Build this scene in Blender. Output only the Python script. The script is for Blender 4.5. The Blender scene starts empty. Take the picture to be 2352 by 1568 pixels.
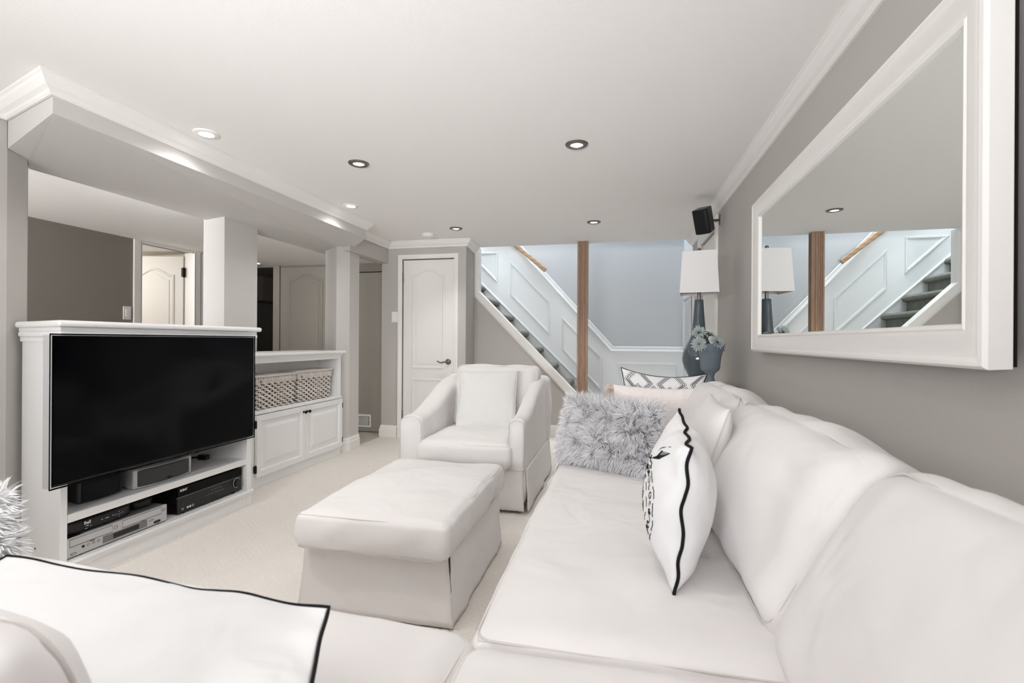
import bpy, bmesh, math, random
from mathutils import Vector, Matrix, Euler, noise
random.seed(7)
PI = math.pi
scn = bpy.context.scene
COL = scn.collection

# ------------------------------------------------------------------ camera, world, exposure, large lights
EYE = 1.07
CEIL = 2.15
cam_d = bpy.data.cameras.new('camera')
cam = bpy.data.objects.new('camera', cam_d)
COL.objects.link(cam)
scn.camera = cam
cam_d.sensor_width = 36.0
cam_d.lens = 1110.0 / 2352.0 * 36.0
cam_d.clip_start = 0.02
cam_d.shift_y = -1.5 / 2352.0
cam.location = (0, 0, EYE)
YAW = 0.21637
cam.matrix_world = Matrix.Translation((0, 0, EYE)) @ Matrix.Rotation(YAW, 4, 'Z') @ Matrix.Rotation(PI / 2, 4, 'X') @ Matrix.Rotation(0.006, 4, 'Z')
cam_d.dof.use_dof = True
cam_d.dof.focus_distance = 2.9
cam_d.dof.aperture_fstop = 5.0

world = bpy.data.worlds.new('world')
scn.world = world
world.use_nodes = True
world.node_tree.nodes['Background'].inputs[0].default_value = (0.9, 0.95, 1.0, 1)
world.node_tree.nodes['Background'].inputs[1].default_value = 0.3
scn.view_settings.view_transform = 'Standard'
scn.view_settings.look = 'None'
scn.view_settings.exposure = 0.40
scn.view_settings.gamma = 1.0
scn.view_settings.use_curve_mapping = False
scn.cycles.max_bounces = 10
scn.cycles.diffuse_bounces = 6
scn.cycles.sample_clamp_indirect = 6.0


def area(name, loc, direction, sx, sy, power, col=(1, 1, 1), spread=PI):
    d = bpy.data.lights.new(name, 'AREA')
    d.shape = 'RECTANGLE'
    d.size = sx
    d.size_y = sy
    d.energy = power
    d.color = col
    d.spread = spread
    o = bpy.data.objects.new(name, d)
    o.rotation_euler = Vector(direction).to_track_quat('-Z', 'Y').to_euler()
    o.location = loc
    COL.objects.link(o)
    return o


WH = (0.975, 0.985, 1.0)
area('bounce_flash', (-1.0, -1.38, 1.30), (-0.02, 1.0, 0.36), 1.7, 0.6, 41, WH, math.radians(100))      # photographer's flash thrown at the ceiling ahead
area('back_room_fill', (-3.6, -0.9, 1.2), (0.0, 1, 1), 1.0, 0.6, 72, WH, math.radians(130))  # unseen light added to brighten the back room
area('upstairs_daylight', (-1.6, 5.85, 4.4), (0.15, 0.02, -1), 3.0, 0.7, 260, (0.90, 0.945, 1.0))
area('hall_light', (-5.0, 3.0, 1.75), (0.2, 0.9, -.4), 0.5, 0.5, 8, (1.0, 0.96, 0.90))


# ------------------------------------------------------------------ helpers
def srgb(r, g, b):
    def c(x):
        x /= 255.0
        return x / 12.92 if x <= 0.04045 else ((x + 0.055) / 1.055) ** 2.4
    return (c(r), c(g), c(b), 1.0)


def mat(name, col, rough=0.6, bump=0.0, scale=40.0, detail=3.0, metal=0.0, coat=0.0, var=0.03, spec=0.5, emit=None, estr=0.0, sheen=0.0, bump2=0.0, scale2=6.0, dist=0.01, trans=0.0, island=0.0):
    m = bpy.data.materials.new(name)
    m.use_nodes = True
    nt = m.node_tree
    N, L = nt.nodes, nt.links
    b = N['Principled BSDF']
    b.inputs['Roughness'].default_value = rough
    b.inputs['Metallic'].default_value = metal
    b.inputs['Specular IOR Level'].default_value = spec
    b.inputs['Coat Weight'].default_value = coat
    b.inputs['Sheen Weight'].default_value = sheen
    b.inputs['Transmission Weight'].default_value = trans
    if emit:
        b.inputs['Emission Color'].default_value = emit
        b.inputs['Emission Strength'].default_value = estr
    tc = N.new('ShaderNodeTexCoord')
    n1 = N.new('ShaderNodeTexNoise')
    n1.inputs['Scale'].default_value = scale
    n1.inputs['Detail'].default_value = detail
    L.new(tc.outputs['Object'], n1.inputs['Vector'])
    mix = N.new('ShaderNodeMixRGB')
    mix.inputs[1].default_value = tuple(x * (1 - var) for x in col[:3]) + (1,)
    mix.inputs[2].default_value = tuple(min(1, x * (1 + var)) for x in col[:3]) + (1,)
    L.new(n1.outputs['Fac'], mix.inputs[0])
    out = mix.outputs[0]
    if island > 0:
        g = N.new('ShaderNodeNewGeometry')
        hs = N.new('ShaderNodeHueSaturation')
        mr = N.new('ShaderNodeMapRange')
        mr.inputs['To Min'].default_value = 1 - island
        mr.inputs['To Max'].default_value = 1 + island
        L.new(g.outputs['Random Per Island'], mr.inputs['Value'])
        L.new(mr.outputs[0], hs.inputs['Value'])
        L.new(out, hs.inputs['Color'])
        out = hs.outputs[0]
    L.new(out, b.inputs['Base Color'])
    if bump > 0:
        bn = N.new('ShaderNodeBump')
        bn.inputs['Strength'].default_value = bump
        bn.inputs['Distance'].default_value = dist
        L.new(n1.outputs['Fac'], bn.inputs['Height'])
        if bump2 > 0:
            n2 = N.new('ShaderNodeTexNoise')
            n2.inputs['Scale'].default_value = scale2
            n2.inputs['Detail'].default_value = 2
            n2.inputs['Distortion'].default_value = 0.6
            L.new(tc.outputs['Object'], n2.inputs['Vector'])
            b2 = N.new('ShaderNodeBump')
            b2.inputs['Strength'].default_value = bump2
            b2.inputs['Distance'].default_value = 0.05
            L.new(n2.outputs['Fac'], b2.inputs['Height'])
            L.new(b2.outputs[0], bn.inputs['Normal'])
        L.new(bn.outputs[0], b.inputs['Normal'])
    return m


M = {}
M['ceiling'] = mat('ceiling_paint', srgb(244, 242, 240), 0.9, 0.05, 150, spec=0.2, var=0.005)
M['wall'] = mat('greige_wall_paint', srgb(190, 186, 182), 0.85, 0.06, 160, spec=0.25, var=0.008)
M['wall_soffit'] = mat('pale_soffit_paint', srgb(206, 203, 200), 0.85, 0.06, 160, spec=0.25, var=0.008)
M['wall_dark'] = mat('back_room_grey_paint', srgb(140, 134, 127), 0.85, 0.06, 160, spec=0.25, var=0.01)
M['wall_blue'] = mat('cool_grey_stair_paint', srgb(193, 196, 198), 0.85, 0.06, 160, spec=0.25, var=0.008)
M['trim'] = mat('white_trim_paint', srgb(238, 236, 233), 0.45, 0.03, 60, spec=0.4, var=0.008)
M['white'] = mat('white_cabinet_paint', srgb(240, 240, 240), 0.4, 0.03, 60, spec=0.4, var=0.006)
M['wains'] = mat('white_wainscot_paint', srgb(232, 234, 234), 0.5, 0.03, 60, spec=0.35, var=0.006)
M['door'] = mat('white_door_paint', srgb(234, 232, 229), 0.5, 0.04, 80, spec=0.35, var=0.006)
M['greydoor'] = mat('grey_door_paint', srgb(150, 144, 136), 0.55, 0.04, 80, spec=0.35, var=0.01)
M['cream'] = mat('cream_wallpaper', srgb(224, 216, 200), 0.8, 0.05, 90, var=0.02)
M['fabric'] = mat('off_white_slipcover_twill', srgb(231, 228, 227), 0.9, 0.22, 900, 2, spec=0.15, sheen=0.15, var=0.012, bump2=0.38, scale2=4.5, dist=0.002)
M['fabric_w'] = mat('white_cotton', srgb(230, 230, 231), 0.9, 0.2, 800, 2, spec=0.15, sheen=0.15, var=0.01, bump2=0.25, scale2=9.0, dist=0.002)
M['fabric_g'] = mat('pale_grey_cotton', srgb(222, 222, 220), 0.9, 0.2, 800, 2, spec=0.15, sheen=0.15, var=0.01, bump2=0.25, scale2=9.0, dist=0.002)
M['seam'] = mat('seam_piping', srgb(216, 212, 209), 0.9, 0.2, 500, spec=0.15, var=0.02)
M['pink'] = mat('blush_linen', srgb(238, 231, 228), 0.9, 0.4, 260, 5, spec=0.12, sheen=0.2, var=0.05, bump2=0.35, scale2=14, dist=0.004)
M['fringe'] = mat('fringe_yarn', srgb(232, 220, 212), 0.9, 0.2, 300, island=0.06, spec=0.15)
M['ink'] = mat('black_cord', srgb(22, 22, 25), 0.8, 0.2, 500, spec=0.2)
M['inkgrey'] = mat('grey_print', srgb(140, 140, 146), 0.85, 0.1, 500, spec=0.2)
M['fur'] = mat('grey_long_pile', srgb(232, 231, 233), 0.75, 0.0, 60, spec=0.25, sheen=0.3, island=0.10)
M['fur_gap_shade'] = mat('pile_gap_shade', srgb(128, 128, 133), 0.9, 0.2, 60, spec=0.1)  # base under the pile, darkened to paint in shade between strands
M['fur_white'] = mat('white_grey_long_pile', srgb(240, 240, 241), 0.75, 0.0, 60, spec=0.25, sheen=0.3, island=0.08)
M['black'] = mat('black_plastic', srgb(20, 20, 22), 0.35, 0.03, 200, spec=0.4)
M['black_matte'] = mat('black_grille_cloth', srgb(24, 24, 27), 0.8, 0.3, 900, spec=0.3, dist=0.002)
M['screen'] = mat('television_glass', srgb(2, 2, 4), 0.12, 0.0, 50, spec=0.12)
M['silver'] = mat('silver_plastic', srgb(196, 196, 198), 0.35, 0.03, 200, metal=0.35)
M['silver_d'] = mat('dull_grey_plastic', srgb(120, 120, 122), 0.4, 0.03, 200, metal=0.3)
M['grille_g'] = mat('grey_speaker_grille', srgb(70, 70, 73), 0.6, 0.4, 900, metal=0.3, dist=0.002)
M['white_ink'] = mat('white_print', srgb(220, 222, 226), 0.6)
M['grey_ink'] = mat('grey_lettering', srgb(110, 108, 104), 0.6)
M['nickel'] = mat('brushed_nickel', srgb(128, 122, 118), 0.3, 0.05, 300, metal=0.9)
M['bronze'] = mat('oil_rubbed_bronze', srgb(26, 22, 20), 0.4, 0.05, 300, metal=0.6)
M['pewter'] = mat('pewter_lever', srgb(122, 116, 108), 0.35, 0.05, 300, metal=0.85)
M['mirror'] = mat('mirror_silvering', srgb(247, 250, 248), 0.0, metal=1.0, var=0.0)
M['vase'] = mat('slate_blue_ceramic', srgb(74, 86, 94), 0.13, 0.05, 6, coat=0.6, var=0.12, bump2=0.0)
M['pot'] = mat('grey_blue_ceramic', srgb(108, 120, 130), 0.22, 0.05, 8, coat=0.4, var=0.10)
M['shade'] = mat('white_lampshade_linen', srgb(232, 230, 230), 0.85, 0.15, 400, spec=0.1, dist=0.002)
M['petal'] = mat('sage_grey_petal', srgb(172, 182, 180), 0.7, 0.1, 120, spec=0.2, island=0.18)
M['petal_d'] = mat('dark_flower_centre', srgb(42, 56, 60), 0.7, 0.3, 200)
M['wicker'] = mat('whitewashed_wicker', srgb(232, 226, 220), 0.75, 0.25, 120, spec=0.2, var=0.10, island=0.08, dist=0.003)
M['wick_in'] = mat('basket_gap_shade', srgb(70, 60, 54), 0.9, 0.2, 60)  # dark colour standing in for shade in the weave gaps
M['dark_glass'] = mat('dark_display_window', srgb(22, 12, 10), 0.15, spec=0.5)
M['table'] = mat('pale_limed_table', srgb(214, 212, 204), 0.35, 0.1, 20, var=0.04)
M['black_void'] = mat('dark_gap', srgb(25, 24, 23), 0.9)
M['lens'] = mat('lit_lamp_lens', srgb(255, 250, 244), 0.4, emit=(1, 0.96, 0.91, 1), estr=14)


def carpet_mat():
    m = mat('cream_berber_carpet', srgb(236, 231, 224), 0.95, 0.0, 90, spec=0.1, var=0.06)
    nt = m.node_tree
    N, L = nt.nodes, nt.links
    b = N['Principled BSDF']
    tc = [n for n in N if n.type == 'TEX_COORD'][0]
    v = N.new('ShaderNodeTexVoronoi')
    v.inputs['Scale'].default_value = 170
    L.new(tc.outputs['Object'], v.inputs['Vector'])
    hs = []
    for ang in (0.6, -0.97):
        mp = N.new('ShaderNodeMapping')
        mp.inputs['Rotation'].default_value = (0, 0, ang)
        w = N.new('ShaderNodeTexWave')
        w.inputs['Scale'].default_value = 13
        w.inputs['Distortion'].default_value = 3.0
        w.inputs['Detail'].default_value = 2
        w.inputs['Detail Scale'].default_value = 1.2
        L.new(tc.outputs['Object'], mp.inputs['Vector'])
        L.new(mp.outputs[0], w.inputs['Vector'])
        hs.append(w)
    ns = N.new('ShaderNodeTexNoise')
    ns.inputs['Scale'].default_value = 7
    L.new(tc.outputs['Object'], ns.inputs['Vector'])
    cr = N.new('ShaderNodeMapRange')
    cr.inputs['From Min'].default_value = 0.45
    cr.inputs['From Max'].default_value = 0.55
    L.new(ns.outputs['Fac'], cr.inputs['Value'])
    mx = N.new('ShaderNodeMixRGB')
    L.new(cr.outputs[0], mx.inputs[0])
    L.new(hs[0].outputs['Fac'], mx.inputs[1])
    L.new(hs[1].outputs['Fac'], mx.inputs[2])
    b1 = N.new('ShaderNodeBump')
    b1.inputs['Strength'].default_value = 0.5
    b1.inputs['Distance'].default_value = 0.006
    L.new(mx.outputs[0], b1.inputs['Height'])
    b2 = N.new('ShaderNodeBump')
    b2.inputs['Strength'].default_value = 0.6
    b2.inputs['Distance'].default_value = 0.004
    b2.invert = True
    L.new(v.outputs['Distance'], b2.inputs['Height'])
    L.new(b1.outputs[0], b2.inputs['Normal'])
    L.new(b2.outputs[0], b.inputs['Normal'])
    return m


M['carpet'] = carpet_mat()


def stripe_mat(name, c1, c2, axis, scale, rough=0.9, bump=0.5):
    m = mat(name, c1, rough, 0.0, 200, spec=0.1, var=0.05)
    nt = m.node_tree
    N, L = nt.nodes, nt.links
    b = N['Principled BSDF']
    tc = [n for n in N if n.type == 'TEX_COORD'][0]
    w = N.new('ShaderNodeTexWave')
    w.bands_direction = axis
    w.inputs['Scale'].default_value = scale
    w.inputs['Distortion'].default_value = 2.5
    w.inputs['Detail'].default_value = 3
    L.new(tc.outputs['Object'], w.inputs['Vector'])
    mx = N.new('ShaderNodeMixRGB')
    mx.inputs[1].default_value = c1
    mx.inputs[2].default_value = c2
    L.new(w.outputs['Fac'], mx.inputs[0])
    L.new(mx.outputs[0], b.inputs['Base Color'])
    bn = N.new('ShaderNodeBump')
    bn.inputs['Strength'].default_value = bump
    bn.inputs['Distance'].default_value = 0.004
    ns = [n for n in N if n.type == 'TEX_NOISE'][0]
    L.new(ns.outputs['Fac'], bn.inputs['Height'])
    L.new(bn.outputs[0], b.inputs['Normal'])
    return m


M['stair'] = stripe_mat('grey_ribbed_stair_carpet', srgb(140, 140, 133), srgb(112, 112, 106), 'X', 14)
M['wood'] = stripe_mat('tan_post_wood', srgb(182, 156, 138), srgb(166, 138, 120), 'X', 5, 0.5, 0.1)
M['rail'] = stripe_mat('handrail_oak', srgb(186, 156, 130), srgb(166, 136, 110), 'Z', 6, 0.45, 0.1)
M['tile'] = mat('beige_floor_tile', srgb(198, 190, 180), 0.4, 0.05, 12, var=0.05, spec=0.4)
M['grout'] = mat('tile_grout', srgb(170, 162, 152), 0.9, 0.2, 100)


# --- scene graph
def wm(o):
    if o is None:
        return Matrix.Identity(4)
    b = Matrix.LocRotScale(o.location, o.rotation_euler, o.scale)
    return (wm(o.parent) @ o.matrix_parent_inverse @ b) if o.parent else b


def attach(o, parent, local=False):
    o.parent = parent
    if not local:
        o.matrix_parent_inverse = wm(parent).inverted()


def thing(name, label, cat, loc=(0, 0, 0), rot=(0, 0, 0), group=None):
    o = bpy.data.objects.new(name, None)
    o.empty_display_size = 0.1
    o.location = loc
    o.rotation_euler = rot
    COL.objects.link(o)
    tag(o, label, cat, group)
    return o


def tag(o, label=None, cat=None, group=None, kind=None):
    if label: o['label'] = label
    if cat: o['category'] = cat
    if group: o['group'] = group
    if kind: o['kind'] = kind
    return o


def struct(o, label=None):
    o['kind'] = 'structure'
    if label: o['label'] = label
    return o


def obj(name, bm, m, parent=None, local=False, smooth=False, bevel=0.0, seg=2, label=None, subsurf=0, auto=None):
    bmesh.ops.recalc_face_normals(bm, faces=bm.faces[:])
    me = bpy.data.meshes.new(name)
    bm.to_mesh(me)
    bm.free()
    return obj_me(name, me, m, parent, local, smooth, bevel, seg, label, subsurf, auto)


def obj_me(name, me, m, parent=None, local=False, smooth=False, bevel=0.0, seg=2, label=None, subsurf=0, auto=None):
    mats = m if isinstance(m, (list, tuple)) else [m]
    for x in mats:
        me.materials.append(x)
    if smooth:
        me.polygons.foreach_set('use_smooth', [True] * len(me.polygons))
        if auto is not None:
            try:
                me.set_sharp_from_angle(angle=math.radians(auto))
            except Exception:
                pass
    o = bpy.data.objects.new(name, me)
    COL.objects.link(o)
    if parent:
        attach(o, parent, local)
    if bevel > 0:
        md = o.modifiers.new('bevel', 'BEVEL')
        md.width = bevel
        md.segments = seg
        md.limit_method = 'ANGLE'
        md.angle_limit = math.radians(35)
        md.harden_normals = False
    if subsurf:
        md = o.modifiers.new('sub', 'SUBSURF')
        md.levels = subsurf
        md.render_levels = subsurf
    if label: o['label'] = label
    return o


def B():
    return bmesh.new()


def box(bm, x0, x1, y0, y1, z0, z1, mtx=None):
    vs = [Vector((x, y, z)) for z in (z0, z1) for y in (y0, y1) for x in (x0, x1)]
    if mtx: vs = [mtx @ v for v in vs]
    v = [bm.verts.new(p) for p in vs]
    for f in ((0, 2, 3, 1), (4, 5, 7, 6), (0, 1, 5, 4), (2, 6, 7, 3), (0, 4, 6, 2), (1, 3, 7, 5)):
        bm.faces.new([v[i] for i in f])
    return bm


def boxb(*a):
    return box(B(), *a)


def extrude_poly(bm, pts, vec):
    vec = Vector(vec)
    a = [bm.verts.new(Vector(p)) for p in pts]
    b = [bm.verts.new(Vector(p) + vec) for p in pts]
    n = len(pts)
    bm.faces.new(a)
    bm.faces.new(b[::-1])
    for i in range(n):
        bm.faces.new([a[i], a[(i + 1) % n], b[(i + 1) % n], b[i]])
    return bm


def sweep(bm, path, Nn, prof, closed=False, flip=1):
    """profile (a,b): a sideways in the plane, b along Nn; mitred corners"""
    Nn = Vector(Nn).normalized()
    path = [Vector(p) for p in path]
    n = len(path)
    rings = []
    for i in range(n):
        dp = dn = None
        if closed or i > 0: dp = (path[i] - path[i - 1]).normalized()
        if closed or i < n - 1: dn = (path[(i + 1) % n] - path[i]).normalized()
        if dp is None: dp = dn
        if dn is None: dn = dp
        s1, s2 = dp.cross(Nn), dn.cross(Nn)
        m = (s1 + s2) / max(0.2, 1 + s1.dot(s2)) * flip
        rings.append([bm.verts.new(path[i] + m * a + Nn * b) for a, b in prof])
    k = len(prof)
    for i in range(n if closed else n - 1):
        r0, r1 = rings[i], rings[(i + 1) % n]
        for j in range(k):
            bm.faces.new([r0[j], r0[(j + 1) % k], r1[(j + 1) % k], r1[j]])
    if not closed:
        bm.faces.new(rings[0])
        bm.faces.new(rings[-1][::-1])
    return bm


def tube(bm, pts, r, seg=8, closed=False, taper=None):
    pts = [Vector(p) for p in pts]
    n = len(pts)
    rings = []
    up = None
    for i in range(n):
        if closed:
            t = (pts[(i + 1) % n] - pts[i - 1])
        else:
            t = pts[min(i + 1, n - 1)] - pts[max(i - 1, 0)]
        if t.length < 1e-9: t = Vector((0, 0, 1))
        t.normalize()
        if up is None:
            up = Vector((0, 0, 1)) if abs(t.z) < 0.9 else Vector((1, 0, 0))
        up = (up - t * up.dot(t))
        if up.length < 1e-6: up = t.orthogonal()
        up.normalize()
        s = t.cross(up)
        rr = r * (taper(i / max(1, n - 1)) if taper else 1)
        rings.append([bm.verts.new(pts[i] + (s * math.cos(2 * PI * k / seg) + up * math.sin(2 * PI * k / seg)) * rr) for k in range(seg)])
    for i in range(n if closed else n - 1):
        a, b = rings[i], rings[(i + 1) % n]
        for k in range(seg):
            bm.faces.new([a[k], a[(k + 1) % seg], b[(k + 1) % seg], b[k]])
    if not closed:
        bm.faces.new(rings[0][::-1])
        bm.faces.new(rings[-1])
    return bm


def lathe(bm, prof, seg=32, c=(0, 0, 0), mtx=None):
    c = Vector(c)
    rings = []
    for r, z in prof:
        if r < 1e-6:
            rings.append([bm.verts.new(c + Vector((0, 0, z)))])
        else:
            rings.append([bm.verts.new(c + Vector((r * math.cos(2 * PI * k / seg), r * math.sin(2 * PI * k / seg), z))) for k in range(seg)])
    for a, b in zip(rings, rings[1:]):
        for k in range(seg):
            k2 = (k + 1) % seg
            if len(a) == 1 and len(b) == 1: continue
            if len(a) == 1: bm.faces.new([a[0], b[k], b[k2]])
            elif len(b) == 1: bm.faces.new([a[k], a[k2], b[0]])
            else: bm.faces.new([a[k], a[k2], b[k2], b[k]])
    if mtx: bmesh.ops.transform(bm, matrix=mtx, verts=bm.verts[:])
    return bm


def cyl(bm, p0, p1, r, seg=16):
    return tube(bm, [p0, p1], r, seg)


def sph(bm, c, r, seg=12, sc=(1, 1, 1)):
    m = Matrix.Translation(Vector(c)) @ Matrix.Diagonal(Vector((r * sc[0], r * sc[1], r * sc[2], 1)))
    bmesh.ops.create_uvsphere(bm, u_segments=seg, v_segments=max(6, seg // 2), radius=1, matrix=m)
    return bm


def lettering(s, size, mtx, m, parent, name='lettering', depth=0.0004, bold=0.0):
    cu = bpy.data.curves.new('t', 'FONT')
    cu.body = s
    cu.size = size
    cu.extrude = depth
    cu.offset = bold
    cu.align_x = 'CENTER'
    cu.align_y = 'CENTER'
    cu.resolution_u = 3
    t = bpy.data.objects.new('t', cu)
    COL.objects.link(t)
    dg = bpy.context.evaluated_depsgraph_get()
    me = bpy.data.meshes.new_from_object(t.evaluated_get(dg))
    bpy.data.objects.remove(t)
    me.transform(mtx)
    return obj_me(name, me, m, parent)


# ---- soft goods
def box_cushion(sx, sy, sz, r=0.05, puff=0.25, n=22, wr=0.004, seed=0, wscale=6.0, edge=0.0):
    """soft box cushion centred on the origin; returns bmesh. sz is thickness, crowned by puff"""
    bm = B()
    bmesh.ops.create_cube(bm, size=2.0)
    bmesh.ops.subdivide_edges(bm, edges=bm.edges[:], cuts=n, use_grid_fill=True)
    h = Vector((sx / 2, sy / 2, sz / 2))
    off = Vector((seed * 3.1, seed * 1.7, seed * 0.9))
    for v in bm.verts:
        c = v.co.copy()
        # concentrate samples near the edges
        q = Vector([math.copysign(abs(t) ** 0.75, t) for t in c])
        p = Vector((q.x * h.x, q.y * h.y, q.z * h.z))
        inner = Vector((max(-h.x + r, min(h.x - r, p.x)), max(-h.y + r, min(h.y - r, p.y)), max(-h.z + r * .98, min(h.z - r * .98, p.z))))
        d = p - inner
        if d.length > 1e-7:
            nn = d.normalized()
            p = inner + nn * r
        else:
            nn = Vector((0, 0, 0))
        u, w = q.x, q.y
        cr = (1 - min(1, abs(u)) ** 2.4) * (1 - min(1, abs(w)) ** 2.4)
        p.z += math.copysign(1, q.z) * abs(q.z) * puff * sz * cr
        # side faces bulge slightly
        sb = (1 - q.z * q.z)
        p.x += math.copysign(1, u) * (abs(u) ** 6) * sb * 0.012
        p.y += math.copysign(1, w) * (abs(w) ** 6) * sb * 0.012
        e = max(abs(u), abs(w)) ** 4
        no = noise.noise((p + off) * wscale) + 0.5 * noise.noise((p + off) * wscale * 2.3)
        p += Vector((0, 0, 1)) * no * wr * (1 + edge * e) * (1 if abs(q.z) > .9 else .3)
        if abs(q.z) < 0.9:
            p += Vector((nn.x, nn.y, 0)) * no * wr * 1.5
        v.co = p
    return bm


def seam_loop(sx, sy, z, r=0.05, seg=10, inset=0.0):
    """rounded rectangle loop at height z"""
    pts = []
    hx, hy = sx / 2 - inset, sy / 2 - inset
    rr = r
    for cx, cy, a0 in ((hx - rr, hy - rr, 0), (-hx + rr, hy - rr, PI / 2), (-hx + rr, -hy + rr, PI), (hx - rr, -hy + rr, 1.5 * PI)):
        for k in range(seg + 1):
            a = a0 + PI / 2 * k / seg
            pts.append(Vector((cx + rr * math.cos(a), cy + rr * math.sin(a), z)))
    return pts


def cushion_part(name, parent, size, loc, rot=(0, 0, 0), r=0.045, puff=0.2, n=22, wr=0.004, seed=0, m=None, seams=True, wscale=6.0, warp=None):
    mtx = Matrix.Translation(loc) @ Euler(rot).to_matrix().to_4x4()
    bm = box_cushion(*size, r=r, puff=puff, n=n, wr=wr, seed=seed, wscale=wscale)
    if warp:
        for v in bm.verts: v.co = warp(v.co)
    bmesh.ops.transform(bm, matrix=mtx, verts=bm.verts[:])
    o = obj(name, bm, m or M['fabric'], parent, smooth=True)
    if seams:
        for s in (1, -1):
            loop = seam_loop(size[0], size[1], s * (size[2] / 2 - r * 0.35), r * .9, inset=r * 0.20)
            if warp: loop = [warp(q) for q in loop]
            bm = B()
            tube(bm, [mtx @ q for q in loop], 0.0022, 6, closed=True)
            obj('seam', bm, M['seam'], o, smooth=True)
    return o


class Pillow:
    def __init__(s, w, h, t, pin=0.07, ex=0.5, seed=0, wr=0.004, sag=0.0, edgew=0.0, skew=0.0):
        s.skew = skew
        s.w, s.h, s.t, s.pin, s.ex, s.seed, s.wr, s.sag, s.edgew = w, h, t, pin, ex, seed, wr, sag, edgew

    def P(s, u, v, side, lift=0.0):
        u = max(-1, min(1, u)); v = max(-1, min(1, v))
        x = s.w / 2 * u * (1 - s.pin * (1 - v * v))
        z = s.h / 2 * v * (1 - s.pin * (1 - u * u))
        e = (1 - u * u) * (1 - v * v)
        th = s.t / 2 * max(0, e) ** s.ex
        off = Vector((s.seed * 2.3, s.seed, side * 5))
        q = Vector((x, 0, z)) + off
        edge = max(abs(u), abs(v))
        rad = noise.noise(Vector((u / (edge + .2) * 5, v / (edge + .2) * 5, s.seed + side))) * edge ** 3 * (1 - edge ** 8)
        th += (noise.noise(q * 7) * s.wr + rad * s.wr * 2.2) * min(1, e * 6)
        y = -side * (th + lift)
        y += s.sag * (u * u) + s.edgew * noise.noise(Vector((u * 3.1 + s.seed, v * 3.1, 2.2))) * edge ** 2
        return Vector((x - s.skew * z * max(0, u), y, z))

    def mesh(s, n=36):
        bm = B()
        g = {}
        def f(i):
            t = -1 + 2 * i / n
            return math.sin(t * PI / 2) * .55 + t * .45
        for side in (1, -1):
            for i in range(n + 1):
                for j in range(n + 1):
                    bd = i in (0, n) or j in (0, n)
                    if bd and side == -1:
                        g[(side, i, j)] = g[(1, i, j)]
                    else:
                        g[(side, i, j)] = bm.verts.new(s.P(f(i), f(j), side))
            for i in range(n):
                for j in range(n):
                    q = [g[(side, i, j)], g[(side, i + 1, j)], g[(side, i + 1, j + 1)], g[(side, i, j + 1)]]
                    bm.faces.new(q if side == 1 else q[::-1])
        return bm

    def border(s, n=28, k=1.0):
        pts = []
        for i in range(n): pts.append(s.P(-1 + 2 * i / n, -1, 1))
        for i in range(n): pts.append(s.P(1, -1 + 2 * i / n, 1))
        for i in range(n): pts.append(s.P(1 - 2 * i / n, 1, 1))
        for i in range(n): pts.append(s.P(-1, 1 - 2 * i / n, 1))
        return [Vector((p.x * k, p.y, p.z * k)) for p in pts]


def frame(x_axis, z_axis, loc):
    """matrix with local x along x_axis, z near z_axis; front of a pillow is local -y"""
    x = Vector(x_axis).normalized()
    z = Vector(z_axis)
    z = (z - x * z.dot(x)).normalized()
    y = z.cross(x)
    m = Matrix((x, y, z)).transposed().to_4x4()
    m.translation = Vector(loc)
    return m


def pillow_thing(name, label, cat, P, mtx, m, border_mat=None, br=0.004, n=36, group=None):
    t = thing(name, label, cat, mtx.to_translation(), mtx.to_euler(), group)
    c = obj('cover', P.mesh(n), m, t, local=True, smooth=True)
    if border_mat:
        bm = B()
        tube(bm, P.border(40, 1.004), br, 7, closed=True)
        obj('piping', bm, border_mat, t, local=True, smooth=True)
    return t, c


def blades(points, m, parent, name, local=True, wid=0.0024):
    """points: list of (root, mid, tip) -> tapered ribbon tufts in one mesh"""
    verts, faces = [], []
    for a, b, c, w in points:
        d = (c - a)
        s = d.cross(Vector((random.uniform(-1, 1), random.uniform(-1, 1), random.uniform(-1, 1))))
        if s.length < 1e-6: continue
        s = s.normalized() * wid * w
        i = len(verts)
        verts += [a - s, a + s, b - s * .9, b + s * .9, c]
        faces += [(i, i + 1, i + 3, i + 2), (i + 2, i + 3, i + 4)]
    me = bpy.data.meshes.new(name)
    me.from_pydata([tuple(v) for v in verts], [], faces)
    me.update()
    o = obj_me(name, me, m, parent, local, smooth=True)
    o['kind'] = 'stuff'
    return o


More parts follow.
